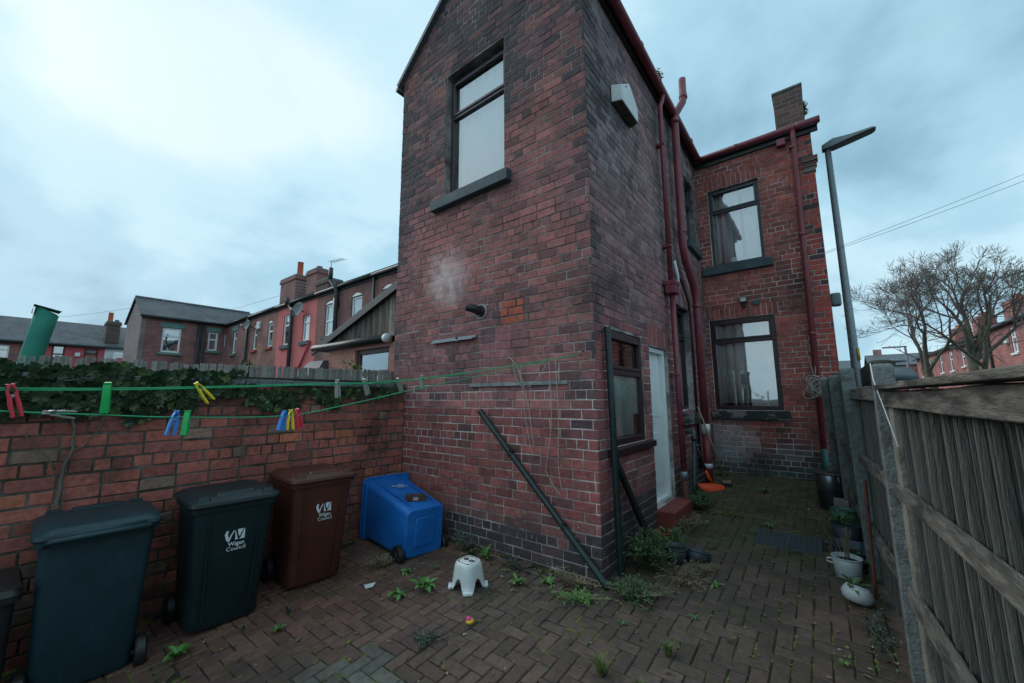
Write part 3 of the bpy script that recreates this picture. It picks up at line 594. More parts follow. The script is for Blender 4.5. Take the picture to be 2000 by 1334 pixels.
MB().tube([(XS+0.08, 5.95, 3.62), (XS+0.09, 6.05, 3.40), (XS+0.09, 6.06, 3.2)], 0.022, 8).build('waste_pipe', m_whitedirty, sp, smooth=True)
mb = MB(); mb.tube([(XS+0.04, 6.12, 3.55), (XS+0.05, 6.4, 3.42), (XS+0.05, 6.75, 3.15), (XS+0.05, 6.82, 2.8), (XS+0.04, 6.83, 0.5)], 0.02, 8); mb.build('waste_pipe', m_frame, sp, smooth=True)
# rear wall drainpipe
d2 = MB().tube([(0.0, YM-0.105, 6.24), (-0.005, YM-0.07, 6.05), (-0.03, YM-0.07, 4.1), (-0.07, YM-0.07, 0.78)], 0.042, 12).build('drainpipe', m_pipe, house, smooth=True)
MB().tube([(-0.07, YM-0.07, 0.79), (-0.075, YM-0.07, 0.32)], 0.048, 12).build('drainpipe_shoe', m_pipegreen, d2, smooth=True)
for z in (5.9, 4.3, 2.6): MB().tube([(-0.03 if z > 3 else -0.05, YM-0.07, z), (-0.03 if z > 3 else -0.05, YM-0.07, z+0.05)], 0.05, 12).build('pipe_collar', m_pipe, d2, smooth=True)
MB().box((-0.25, YM-0.10, 6.02), (-0.12, YM-0.005, 6.15)).build('hopper', m_pipe, d2, bevel=0.01)

# ------------------------------------------------------------------ things fixed to the house walls
fl = thing('boiler_flue', 'black boiler flue terminal sticking out of the gable wall', 'flue', (-3.10, YF, 2.62))
MB().tube([(-3.10, YF+0.02, 2.62), (-3.10, YF-0.012, 2.62)], 0.092, 24).build('wall_collar', mat('grey_mortar_ring', (0.30, 0.31, 0.31), 0.9, 0.2, 12, 0.5, 40), fl, smooth=True, angle=40)
MB().tube([(-3.10, YF-0.01, 2.62), (-3.105, YF-0.05, 2.615)], [0.072, 0.062], 20).build('rubber_seal', m_black, fl, smooth=True, angle=40)
MB().tube([(-3.105, YF-0.04, 2.62), (-3.115, YF-0.11, 2.635), (-3.14, YF-0.135, 2.645), (-3.185, YF-0.145, 2.655)], [0.05, 0.05, 0.048, 0.045], 16).build('nozzle', m_black, fl, smooth=True, angle=50)
al = thing('alarm_box', 'white pentagonal alarm box high on the side wall', 'alarm box', (XS, 4.33, 5.2))
pent = [(4.00, 5.03), (4.36, 4.985), (4.68, 5.33), (4.43, 5.54), (4.02, 5.30)]
pent = [(4.02, 5.02), (4.40, 5.02), (4.40+0.20, 5.20), (4.40, 5.42), (4.02, 5.42)]
mb = MB(); a = [Vector((XS+0.003, y, z)) for y, z in [(4.02, 5.04), (4.62, 5.04), (4.62, 5.26), (4.32, 5.46), (4.02, 5.26)]]
b = [Vector((XS+0.125, 4.32+(p.y-4.32)*0.86, 5.04+(p.z-5.04)*0.90)) for p in a]
mb.loft([a, b]); mb.build('case', m_whitedirty, al, bevel=0.014)
MB().add([b[0]+Vector((-.008, .01, -.003)), a[0]+Vector((.008, .01, -.003)), a[1]+Vector((.008, -.01, -.003)), b[1]+Vector((-.008, -.01, -.003))], [(0, 1, 2, 3)]).build('underside', mat('mouldy_plastic', (0.10, 0.095, 0.06), 0.9, 0.4, 12), al)
MB().tube([(XS+0.122, 4.20, 5.30), (XS+0.130, 4.20, 5.30)], 0.012, 10).build('screw', m_black, al)
sl = thing('security_light', 'small black floodlight with sensor above the lower arched window', 'floodlight', (-0.98, YM, 3.3))
MB().box((-1.04, YM-0.10, 3.29), (-0.92, YM-0.04, 3.39)).build('lamp_head', m_black, sl, bevel=0.008)
MB().box((-1.025, YM-0.104, 3.305), (-0.935, YM-0.100, 3.375)).build('lamp_glass', mat('lamp_glass_pale', (0.5, 0.52, 0.5), 0.2, 0.1, 5), sl)
MB().box((-1.00, YM-0.05, 3.26), (-0.96, YM+0.004, 3.34)).build('bracket', m_black, sl)
MB().lathe([(0.022, 3.20), (0.030, 3.225), (0.022, 3.25)], (-0.98, YM-0.06, 0), 12).build('sensor', m_black, sl, smooth=True)
o = MB().tube([(-0.79, YM+0.004, 3.27), (-0.79, YM-0.03, 3.27)], [0.055, 0.045], 14).build('round_vent', m_pipegreen, smooth=True, angle=40); tag(o, 'small round green vent cap beside the floodlight', 'vent')
o = MB(); o.box((-3.93, YF-0.03, 2.315), (-3.17, YF-0.004, 2.345)); o.box((-3.93, YF-0.055, 2.30), (-3.20, YF-0.03, 2.318)); o.box((-3.50, YF-0.03, 2.29), (-3.46, YF-0.001, 2.35)); tag(o.build('metal_bracket_rail', m_steel), 'thin grey metal rail screwed to the gable wall below the flue', 'bracket')
o = MB(); o.box((-3.26, YF-0.02, 1.735), (-1.95, YF-0.003, 1.775)); tag(o.build('cement_strip', mat('cement_smear', (0.22, 0.24, 0.24), 0.95, 0.4, 9, 0.6, 30)), 'flaking grey cement strip across the gable wall by the hanging string', 'strip')
o = MB(); o.tube([(-1.774, YF+0.02, 2.045), (-1.774, YF-0.06, 2.045), (-1.774, YF-0.085, 2.03), (-1.774, YF-0.08, 2.0), (-1.774, YF-0.05, 2.0)], 0.006, 8); tag(o.build('wall_hook', m_steel, smooth=True), 'steel hook in the gable wall holding the washing lines', 'hook')

# steam from the flue
def steam():
    mt = bpy.data.materials.new('steam_volume'); mt.use_nodes = True; n = mt.node_tree.nodes; l = mt.node_tree.links; n.clear()
    o = n.new('ShaderNodeOutputMaterial'); v = n.new('ShaderNodeVolumePrincipled'); v.inputs['Color'].default_value = (1, 1, 1, 1); v.inputs['Anisotropy'].default_value = 0.1
    t = n.new('ShaderNodeTexCoord'); ln = n.new('ShaderNodeVectorMath'); ln.operation = 'LENGTH'; l.new(t.outputs['Object'], ln.inputs[0])
    nn = n.new('ShaderNodeTexNoise'); nn.inputs['Scale'].default_value = 1.5; nn.inputs['Detail'].default_value = 7; nn.inputs['Roughness'].default_value = 0.62; nn.inputs['Distortion'].default_value = 1.6; l.new(t.outputs['Object'], nn.inputs['Vector'])
    mr = n.new('ShaderNodeMapRange'); l.new(nn.outputs[0], mr.inputs[0]); mr.inputs[1].default_value = 0.44; mr.inputs[2].default_value = 0.78
    fa = n.new('ShaderNodeMapRange'); l.new(ln.outputs['Value'], fa.inputs[0]); fa.inputs[1].default_value = 1.0; fa.inputs[2].default_value = 0.15
    m1 = n.new('ShaderNodeMath'); m1.operation = 'MULTIPLY'; l.new(mr.outputs[0], m1.inputs[0]); l.new(fa.outputs[0], m1.inputs[1])
    m2 = n.new('ShaderNodeMath'); m2.operation = 'MULTIPLY'; l.new(m1.outputs[0], m2.inputs[0]); m2.inputs[1].default_value = 9.0; l.new(m2.outputs[0], v.inputs['Density'])
    l.new(v.outputs[0], o.inputs['Volume'])
    mb = MB(); prof = []
    for k in range(9):
        a = math.pi*k/8; prof.append((max(0.001, math.sin(a)), -math.cos(a)))
    mb.lathe(prof, n=16)
    ob = mb.build('steam', mt, smooth=True); ob.location = (-3.42, YF-0.26, 3.03); ob.scale = (0.42, 0.22, 0.46); ob.rotation_euler = (0, rad(-32), 0)
    tag(ob, 'wisp of white steam drifting up from the boiler flue', 'steam', kind='stuff')
steam()

# ------------------------------------------------------------------ yard wall on the left with ivy and reed screen
ywall = thing('yard_wall', 'old orange-red brick yard wall behind the wheelie bins', 'wall', (-4.5, 1, -0.3))
def tint_yard(u, z, r):
    y = -1.8+u; n = nz(y*0.9, z*1.1, 3)+0.5*nz(y*2.3, z*2.3, 8); k = r.random()
    c = lerp((0.44, 0.135, 0.098), (0.33, 0.112, 0.094), k)
    if k > 0.95: c = (0.52, 0.17, 0.095)
    elif k < 0.06: c = (0.28, 0.18, 0.135)
    soot = 0.10+0.45*n+0.65*sst(1.40, 1.70, z)+0.3*sst(0.5, 0.1, z)
    c = lerp(c, (0.040, 0.036, 0.034), max(0, min(0.9, soot+(r.random()-0.5)*0.5)))
    s = 0.85+0.3*r.random(); return tuple(q*s for q in c)
wy, MY = brick_wall('wall', ywall, (-4.5, -1.8, 0), rad(90), YF+1.8-0.01, -0.32, 1.74, 0.234, 0.098, [], [], tint_yard, 300, lambda u, z: abs(u-3.3)*0.3+abs(z-1.1), (m_ybrick, m_ybrick_o, m_ymortar), 5, header_every=4, joint=0.013, thick=0.22, wild=0.005)
mb = MB()
y = -1.8
while y < YF-0.02:
    l_ = random.uniform(0.42, 0.5); e = min(y+l_-0.008, YF-0.012); dz = random.uniform(-.006, .006)
    MB().box((-4.74, y, 1.742), (-4.47, e, 1.80+dz)).build('coping_stone', m_conc, ywall, bevel=0.01); y += l_
def ivy_leaf(sz):
    pts = [(0, 0), (0.32, -0.14), (0.58, 0.10), (0.36, 0.30), (0.42, 0.62), (0.16, 0.60), (0, 1.0), (-0.16, 0.60), (-0.42, 0.62), (-0.36, 0.30), (-0.58, 0.10), (-0.32, -0.14)]
    vs = [(0, 0.38, 0.0)]+[(x, y, -0.10*abs(x)+0.03*math.sin(7*y)-0.08*y*y) for x, y in pts]
    return [Vector(v)*sz for v in vs], [(0, 1+i, 1+(i+1) % 12) for i in range(12)]
def mesh_of(name, vs, fs, mt):
    me = bpy.data.meshes.new(name); me.from_pydata([tuple(v) for v in vs], [], fs); me.materials.append(mt); return me
IVM = [mesh_of('leaf', *ivy_leaf(s), m_) for s, m_ in ((0.066, m_ivy), (0.080, m_ivy), (0.050, m_ivy), (0.060, m_ivy2))]
ivy = thing('ivy', 'dark ivy trailing over the top of the brick yard wall', 'ivy', (-4.46, 0.32, 0.8))
def wander(pts, r0, r1, nm, mt, par, n=7, jit=0.012):
    P = [Vector(p) for p in pts]; out_ = []
    for i in range(len(P)-1):
        for k in range(4): out_.append(P[i].lerp(P[i+1], k/4)+Vector((random.uniform(0, jit), random.uniform(-jit, jit), random.uniform(-jit, jit))))
    out_.append(P[-1]); m_ = len(out_)
    return MB().tube(out_, [r0+(r1-r0)*i/(m_-1) for i in range(m_)], n).build(nm, mt, par, smooth=True)
wander([(-4.47, 0.335, 0.4), (-4.475, 0.33, 0.87), (-4.475, 0.325, 1.05), (-4.475, 0.36, 1.25), (-4.475, 0.35, 1.50), (-4.49, 0.30, 1.70)], 0.014, 0.008, 'stem', m_ivorystem, ivy)
for pl in ([(-4.475, 0.35, 1.21), (-4.475, 0.43, 1.26), (-4.475, 0.51, 1.47), (-4.47, 0.56, 1.66)], [(-4.475, 0.30, 1.10), (-4.475, 0.19, 1.25), (-4.475, 0.12, 1.37)], [(-4.475, 0.52, 1.48), (-4.47, 0.64, 1.50), (-4.47, 0.72, 1.45)], [(-4.475, 0.40, 1.45), (-4.47, 0.44, 1.58), (-4.47, 0.47, 1.75)],
           [(-4.47, 1.02, 1.55), (-4.475, 1.15, 1.45), (-4.475, 1.32, 1.47), (-4.475, 1.6, 1.56), (-4.47, 1.75, 1.68)], [(-4.47, 0.05, 1.7), (-4.45, 0.2, 1.72), (-4.44, 0.35, 1.76), (-4.46, 0.52, 1.8)], [(-4.47, 1.6, 1.55), (-4.47, 2.1, 1.6), (-4.47, 2.6, 1.62)], [(-4.475, 0.34, 0.95), (-4.47, 0.36, 0.75), (-4.47, 0.34, 0.45)]):
    wander(pl, 0.007, 0.0035, 'runner', m_ivorystem, ivy, 5)
ileaves = []
def ivy_density(y, z):
    lo = 1.56+0.06*nz(y*2.2, 3)+0.10*nz(y*5, 8)
    if y < 1.05: return 1.0 if z > lo else (0.25 if z > lo-0.07 else 0)
    if y < 1.45: return (1.0 if z > lo+0.10 else 0)*(1-sst(1.05, 1.9, y)*0.6)
    if y < 2.45: return 0.55 if z < 1.70+0.05*nz(y*4, 1) and z > 1.50+0.10*nz(y*3, 5) and nz(y*2.6, z*5) > -0.18 else 0.05*(z > 1.55)
    return 0.45 if z > 1.62 and nz(y*5, z*4, 2) > -0.05 else 0.0
tries = 0
while len(ileaves) < 2700 and tries < 40000:
    tries += 1; y = random.uniform(-1.3, 3.3); z = random.uniform(1.36, 1.93)
    if z > 1.80 and y > 1.5: continue
    if z > 1.88+0.07*nz(y*3.0, 2.0): continue
    if random.random() > ivy_density(y, min(z, 1.8)): continue
    top = z > 1.76; x = -4.47+random.uniform(0.005, 0.10 if y < 1.3 else 0.05) - (random.uniform(0, 0.22) if top else 0)
    ileaves.append((x, y, z))
cpos = Vector((0, 0, 1.6))
ileaves.sort(key=lambda p: (Vector(p)-cpos).length - 0.8*(0 if p[1] > -0.25 else -3) - 4*(p[0]+4.47))
rest = MB()
for i, p in enumerate(ileaves):
    tilt = random.uniform(0.5, 1.5); rz = rad(90)+random.uniform(-0.7, 0.7); roll = random.uniform(-0.9, 0.9)
    M = Matrix.Translation(p) @ Matrix.Rotation(rz, 4, 'Z') @ Matrix.Rotation(roll, 4, 'Y') @ Matrix.Rotation(-tilt, 4, 'X')
    k = random.choice((0, 0, 1, 1, 2, 3 if p[1] > 0.5 else 0)); s = random.uniform(0.7, 1.35)
    if i < 290:
        o = inst('leaf', IVM[k], (0, 0, 0), parent=ivy); o.matrix_local = Matrix.Translation(-WL[ivy.name]) @ M @ Matrix.Scale(s, 4)
    else:
        vs, fs = ivy_leaf(0.062*s); rest.add([M @ v for v in vs], fs, mi=1 if k == 3 else 0)
r = rest.build('leaves_rest', [m_ivy, m_ivy2], ivy); r['kind'] = 'stuff'
screen = thing('reed_screen', 'weathered grey slatted screen standing behind the yard wall', 'screen', (-4.9, 1, 1.2))
RD = []
for k in range(3):
    me = MB().box((-0.006, -0.016, 0), (0.006, 0.016, 1)); mm = bpy.data.meshes.new('slat'); mm.from_pydata([tuple(v) for v in me.v], [], me.f); mm.materials.append(m_reed); RD.append(mm)
y = -1.2
while y < 3.62:
    if 0.56 < y < 0.62 or (-0.05 < y < 0.02): y += 0.05; continue
    gap = 0.012 if y < 1.05 else -0.001; wd = random.uniform(0.8, 1.15)
    zt = (1.955+0.02*max(0, y-1.2))+random.uniform(-0.012, 0.012); zb = 1.3
    inst('slat', RD[0], (-4.86+random.uniform(-.004, .004), y, zb), (random.uniform(-.025, .025), 0, random.uniform(-.2, .2)), screen, scale=(1, wd, zt-zb)); y += 0.030*wd+gap
mb = MB(); mb.box((-4.90, -1.2, 1.45), (-4.868, 3.62, 1.50)); mb.box((-4.90, -1.2, 1.60), (-4.868, 3.62, 1.65)); mb.build('batten', m_wood, screen)
for yy in (-1.1, 0.9, 2.7): MB().box((-4.95, yy, -0.3), (-4.90, yy+0.05, 1.75)).build('post', m_wood, screen)
MB().box((-4.80, 1.25, 1.80), (-4.70, 3.36, 1.835)).build('capping_board', m_black, screen)

# ------------------------------------------------------------------ fence on the right
fence = thing('fence', 'weathered timber fence of upright boards on concrete posts', 'fence', (0.26, 3.3, 0))
def fx(y): return 0.443-0.055*y
PY = [0.45, 1.88, 3.33, 4.78, 6.25, 7.75]; PY = [-1.05, 0.42+0.0, 1.88-1.88+1.90, 3.33, 4.78, 6.25, 7.75]
PY = [-1.10, 0.95, 3.33, 4.78, 6.28, 7.75]
for i, y in enumerate(PY):
    lean = [0, 0, 0, -0.03, -0.02, -0.02][i]; top = [1.78, 1.78, 1.80, 1.86, 1.86, 1.88][i]; x = fx(y)
    mb = MB(); b0 = gz(y)-0.1; jt = lambda: random.uniform(-.003, .003)
    mb.loft([[(x-0.012, y-0.055, b0), (x+0.09, y-0.055, b0), (x+0.09, y+0.055, b0), (x-0.012, y+0.055, b0)], [(x-0.012+lean, y-0.05, top-0.02), (x+0.09+lean, y-0.05, top-0.02), (x+0.09+lean, y+0.05, top-0.02), (x-0.012+lean, y+0.05, top-0.02)], [(x+lean, y-0.035, top), (x+0.08+lean, y-0.035, top), (x+0.08+lean, y+0.035, top), (x+lean, y+0.035, top)]])
    mb.build('post', m_conc, fence, bevel=0.006)
BD = {}
for i in range(len(PY)-1):
    ya, yb = PY[i]+0.055, PY[i+1]-0.055; zt = [1.66, 1.66, 1.70, 1.80, 1.86][i]
    # pale fillet beside the post
    for (yy, ww) in ((ya, 0.10), ) if i != 1 else ((yb-0.17, 0.165),):
        x = fx(yy+ww/2)+0.03; MB().box((x, yy+0.003, gz(yy)-0.03), (x+0.03, yy+ww, zt-0.06)).build('fillet_board', m_concl, fence, bevel=0.004)
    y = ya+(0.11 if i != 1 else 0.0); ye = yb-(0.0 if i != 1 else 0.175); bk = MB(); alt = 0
    while y < ye-0.02:
        wd = min(random.uniform(0.064, 0.088), ye-y); x = fx(y+wd/2)+0.048; t = zt-0.03+(random.uniform(-0.04, 0.02) if i > 2 else random.uniform(-0.01, 0.005))
        if i > 2: t += 0.06
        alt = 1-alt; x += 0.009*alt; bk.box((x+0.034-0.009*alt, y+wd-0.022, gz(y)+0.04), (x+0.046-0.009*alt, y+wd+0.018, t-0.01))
        mb = MB(); dx_ = random.uniform(-.003, .003); b = gz(y)+0.02+random.uniform(0, 0.03)
        mb.loft([[(x+dx_, y+0.002, b), (x+0.026, y+0.002, b), (x+0.026, y+wd-0.008, b), (x+0.017+dx_, y+wd-0.008, b)], [(x+dx_, y+0.002, t), (x+0.026, y+0.002, t), (x+0.026, y+wd-0.008, t), (x+0.017+dx_, y+wd-0.008, t)]])
        mb.build('board', m_wood, fence, bevel=0.003, seg=1); y += wd
    bk.build('gap_light_blockers', m_wood, fence)['kind'] = 'stuff'  # unseen strips added behind the board gaps so the slits stay dark
    for (z0, h_, o_) in ((zt-0.075, 0.10, 0.0), (1.07, 0.075, 0.0), (0.50, 0.075, 0.0)):
        if i > 2 and z0 > 1.5: continue
        mb = MB(); n = 7; lo = []
        for k in range(n):
            t = k/(n-1); yy = ya+(yb-ya)*t; x = fx(yy); wob = 0.006*nz(yy*3, z0*9)
            zz = z0+gz(yy)*0.0+wob; hh = h_*(1+0.25*nz(yy*2.2, z0))
            lo.append([(x+0.004+wob, yy, zz-hh/2), (x+0.047, yy, zz-hh*0.6), (x+0.047, yy, zz+hh*0.5), (x+0.012+wob, yy, zz+hh*0.42)])
        mb.loft(lo); mb.build('rail', m_rail, fence, bevel=0.006)
    if i < 2:
        mb = MB(); lo = []
        for k in range(7):
            t = k/6; yy = ya+(yb-ya)*t; x = fx(yy); lo.append([(x-0.025, yy, zt-0.02), (x+0.10, yy, zt-0.02), (x+0.10, yy, zt+0.012+0.003*nz(yy*4, 1)), (x-0.025+0.004*nz(yy*5, 2), yy, zt+0.008)])
        mb.loft(lo); mb.build('capping', m_rail, fence, bevel=0.004)
o = MB().tube([(fx(3.28)-0.02, 3.24, 1.80), (fx(3.2)-0.022, 3.22, 1.70), (fx(3.05)-0.01, 3.02, 1.5), (fx(2.9), 2.9, 1.34)], 0.003, 6).build('white_cable', m_whitedirty, smooth=True); tag(o, 'thin white cable hanging over the fence post', 'cable')
o = MB().tube([(fx(4.3)-0.03, 4.30, gz(4.3)+0.0), (fx(4.3)-0.012, 4.25, 0.95)], 0.012, 8).build('rusty_rod', mat('rust', (0.12, 0.04, 0.03), 0.9, 0.3, 20)); tag(o, 'thin rusty rod leaning on the fence', 'rod')

# ------------------------------------------------------------------ wheelie bins
def text_mb(txt, size, M, bold=0.0):
    cu = bpy.data.curves.new('t', 'FONT'); cu.body = txt; cu.size = size; cu.align_x = 'CENTER'; cu.offset = bold; cu.extrude = 0.0004; cu.resolution_u = 3
    to = bpy.data.objects.new('t', cu); COL.objects.link(to); dg = bpy.context.evaluated_depsgraph_get(); me = bpy.data.meshes.new_from_object(to.evaluated_get(dg))
    vs = [M @ v.co for v in me.vertices]; fs = [tuple(p.vertices) for p in me.polygons]
    bpy.data.objects.remove(to); bpy.data.curves.remove(cu); bpy.data.meshes.remove(me); return vs, fs
m_print = mat('white_print', (0.62, 0.68, 0.70), 0.6, 0.1, 20)
def logo(parent, M, s=1.0, words=True):
    """council emblem printed on the bin front: square, W swoosh and two words; plane is local x right, y up"""
    mb = MB(); q = lambda pts, z=0.0: mb.add([M @ Vector((x*s, y*s, z+0.0012)) for x, y in pts], [tuple(range(len(pts)))])
    def strip(c, ws, z=0.0):
        P = [Vector((x, y)) for x, y in c]; A = []; B = []
        for i, p in enumerate(P):
            d = (P[min(i+1, len(P)-1)]-P[max(0, i-1)]).normalized(); nn = Vector((-d.y, d.x)); A.append(p+nn*ws[i]); B.append(p-nn*ws[i])
        for i in range(len(P)-1): q([A[i], B[i], B[i+1], A[i+1]], z)
    strip([(-0.030, 0.080), (-0.052, 0.055), (-0.060, 0.025), (-0.052, -0.005), (-0.045, -0.02)], [0.003, 0.006, 0.009, 0.008, 0.004])
    strip([(-0.046, -0.018), (-0.030, 0.02), (-0.014, 0.045)], [0.006, 0.004, 0.003])
    # square with the dark stroke of the W left open
    q([(-0.008, -0.015), (0.008, -0.015), (-0.008, 0.05)]); q([(-0.008, 0.056), (-0.001, 0.056), (-0.001, 0.092), (-0.008, 0.092)])
    q([(0.008, 0.02), (0.018, 0.0), (0.026, 0.022), (0.048, 0.068), (0.048, 0.092), (0.010, 0.092), (0.010, 0.086), (0.034, 0.084), (0.030, 0.066), (0.02, 0.058), (0.012, 0.062), (0.006, 0.05)])
    q([(0.014, -0.015), (0.048, -0.015), (0.048, 0.056), (0.030, 0.012), (0.022, -0.008)])
    strip([(0.048, 0.068), (0.058, 0.085), (0.072, 0.098)], [0.002, 0.003, 0.002])
    if words:
        for t, y, b in (('Wigan', -0.050, 0.0006), ('Council', -0.080, 0.0)):
            vs, fs = text_mb(t, 0.036*s, M @ Matrix.Translation((0, y*s, 0.0012)), b*s); mb.add(vs, fs)
    return mb.build('printed_emblem', m_print, parent, local=True)
def make_bin(name, label, col, loc, rot, lid=True, emblem=True, group='wheelie bins along the yard wall'):
    t = thing(name, label, 'wheelie bin', loc, group, local=True); t.rotation_euler = rot
    mt = mat(name+'_plastic', col, 0.42, 0.18, 4, 0.08, 120, spec=0.45, col2=tuple(min(1, c*1.3+0.012) for c in col), thr=(0.56, 0.74))
    nt = mt.node_tree; pb = nt.nodes['Principled BSDF']; src = pb.inputs['Base Color'].links[0].from_socket
    tcn = nt.nodes.new('ShaderNodeTexCoord'); mpn = nt.nodes.new('ShaderNodeMapping'); mpn.inputs['Scale'].default_value = (9, 9, 3.5); nt.links.new(tcn.outputs['Object'], mpn.inputs[0])
    sn = nt.nodes.new('ShaderNodeTexNoise'); sn.inputs['Scale'].default_value = 3.2; sn.inputs['Detail'].default_value = 9; sn.inputs['Roughness'].default_value = 0.78; nt.links.new(mpn.outputs[0], sn.inputs['Vector'])
    sr = nt.nodes.new('ShaderNodeMapRange'); sr.inputs[1].default_value = 0.58; sr.inputs[2].default_value = 0.80; sr.inputs[4].default_value = 0.55; nt.links.new(sn.outputs[0], sr.inputs[0])
    sm_ = nt.nodes.new('ShaderNodeMix'); sm_.data_type = 'RGBA'; nt.links.new(sr.outputs[0], sm_.inputs[0]); nt.links.new(src, sm_.inputs[6]); sm_.inputs[7].default_value = (*[min(1, c*1.6+0.06) for c in col], 1); nt.links.new(sm_.outputs[2], pb.inputs['Base Color'])
    rr = nt.nodes.new('ShaderNodeMapRange'); rr.inputs[1].default_value = 0.3; rr.inputs[2].default_value = 0.7; rr.inputs[3].default_value = 0.30; rr.inputs[4].default_value = 0.62; nt.links.new(sn.outputs[0], rr.inputs[0]); nt.links.new(rr.outputs[0], pb.inputs['Roughness'])
    H = 0.945
    mb = MB(); loops = [rrect(0.46, 0.43, 0.05, 0.035, 4, -0.01), rrect(0.485, 0.46, 0.05, 0.06, 4, -0.01), rrect(0.575, 0.505, 0.05, 0.62, 4, 0.01), rrect(0.615, 0.535, 0.05, 0.90, 4, 0.02), rrect(0.66, 0.575, 0.05, 0.905, 4, 0.02), rrect(0.665, 0.58, 0.05, H, 4, 0.02)]
    # stepped side panels: pull corner columns in slightly
    mb.loft(loops, True, True); body = mb.build('body', mt, t, smooth=True, local=True, angle=40)
    for sy in (-1, 1):
        mb = MB(); mb.loft([[(0.245+0.018, sy*0.145-0.006, 0.10), (0.25+0.018, sy*0.145-0.006, 0.10), (0.25+0.018, sy*0.145+0.006, 0.10), (0.245+0.018, sy*0.145+0.006, 0.10)], [(0.312, sy*0.17-0.007, 0.88), (0.332, sy*0.17-0.007, 0.88), (0.332, sy*0.17+0.007, 0.88), (0.312, sy*0.17+0.007, 0.88)]])
        M2 = Matrix.Translation((-0.0, 0, 0)); mb.build('panel_rib', mt, body, local=True, bevel=0.005)
    if lid:
        mb = MB(); mb.loft([rrect(0.70, 0.60, 0.06, H+0.002, 4, 0.03), rrect(0.71, 0.61, 0.06, H+0.012, 4, 0.03), rrect(0.70, 0.60, 0.06, H+0.034, 4, 0.03), rrect(0.64, 0.55, 0.07, H+0.048, 4, 0.02), rrect(0.60, 0.52, 0.08, H+0.062, 4, 0.01), rrect(0.45, 0.40, 0.10, H+0.072, 4, 0.0)])
        ld = mb.build('lid', mt, t, smooth=True, local=True, angle=30)
        MB().loft([rrect(0.13, 0.30, 0.02, H+0.045, 3, 0.265), rrect(0.085, 0.25, 0.02, H+0.084, 3, 0.245)]).build('lid_ridge', mt, ld, local=True, bevel=0.006)
        for sy in (-1, 1): MB().loft([rrect(0.075, 0.09, 0.012, H+0.030, 3, 0.325, sy*0.215), rrect(0.055, 0.07, 0.012, H+0.074, 3, 0.31, sy*0.215)]).build('grip', mt, ld, local=True, bevel=0.005)
        MB().tube([(-0.345, -0.21, H+0.025), (-0.345, 0.21, H+0.025)], 0.016, 10).build('hinge_bar', mt, ld, local=True, smooth=True)
    else:
        MB().loft([rrect(0.60, 0.52, 0.05, H-0.02, 4, 0.02), rrect(0.60, 0.52, 0.05, H+0.003, 4, 0.02)]).build('mouth', m_black, body, local=True)
    for k in range(7): MB().box((0.345, -0.24+k*0.078, 0.915), (0.353, -0.232+k*0.078, H-0.004)).build('rim_rib', mt, body, local=True)
    MB().tube([(-0.33, -0.24, 0.93), (-0.375, -0.22, 0.955), (-0.375, 0.22, 0.955), (-0.33, 0.24, 0.93)], 0.017, 10).build('rear_handle', mt, body, local=True, smooth=True)
    MB().tube([(-0.215, -0.28, 0.10), (-0.215, 0.28, 0.10)], 0.013, 10).build('axle', m_steel, t, local=True, smooth=True)
    for sy in (-1, 1):
        wh = MB(); wh.tube([(-0.215, sy*0.235, 0.10), (-0.215, sy*0.245, 0.10), (-0.215, sy*0.285, 0.10), (-0.215, sy*0.295, 0.10)], [0.09, 0.10, 0.10, 0.088], 22)
        w_ = wh.build('wheel', m_black, t, local=True, smooth=True, angle=40)
        MB().tube([(-0.215, sy*0.293, 0.10), (-0.215, sy*0.300, 0.10)], 0.045, 14).build('hub', m_black, w_, local=True, smooth=True)
    if emblem:
        ang = math.atan2(0.035+0.0, 0.28); M = Matrix.Translation((0.3125, 0.02, 0.68)) @ Matrix.Rotation(rad(90), 4, 'Z') @ Matrix.Rotation(rad(90)-0.068, 4, 'X')
        logo(body, M, 1.15)
    return t
gy = lambda y: gz(y)
b1 = make_bin('wheelie_bin', 'dark teal-grey wheelie bin turned with its wheels and hinge outwards', (0.009, 0.036, 0.046), (-4.085, 0.51, gy(0.4)-0.01), (0, 0, rad(177)), emblem=False)
make_bin('wheelie_bin', 'blackish-green wheelie bin with white council emblem between the teal bin and the brown bin', (0.005, 0.020, 0.025), (-4.04, 1.25, gy(1.2)-0.01), (0, 0, rad(-4)))
make_bin('wheelie_bin', 'brown wheelie bin with white council emblem beside the toppled blue bin', (0.080, 0.025, 0.017), (-4.07, 1.97, gy(1.95)-0.005), (0, 0, rad(-5)))
bb = make_bin('wheelie_bin', 'bright blue wheelie bin lying on its back beside the gable wall', (0.008, 0.14, 0.48), (-3.44, 2.92, 0.215), (0, rad(-90+4), rad(-8)))
bp_ = MB(); bp_.loft([rrect(0.30, 0.24, 0.03, 0.0352, 3, -0.01), rrect(0.28, 0.22, 0.03, 0.026, 3, -0.01)]); bp_.build('base_panel', bpy.data.materials[[m_.name for m_ in bpy.data.materials if m_.name.startswith('wheelie_bin_plastic')][-1]], bb.children[0], local=True, bevel=0.004)

hwz = lambda z: (0.2525+(z-0.62)*0.0536 if z > 0.62 else 0.23+(z-0.06)*0.0402)+0.002
MB().add([(x_, hwz(z_), z_) for x_, z_ in ((-0.17, 0.80), (-0.12, 0.77), (-0.115, 0.68), (-0.135, 0.50), (-0.15, 0.30), (-0.155, 0.48), (-0.158, 0.64))], [(0, 1, 2, 3, 4, 5, 6)]).build('white_scrape', m_print, b1.children[0], local=True)
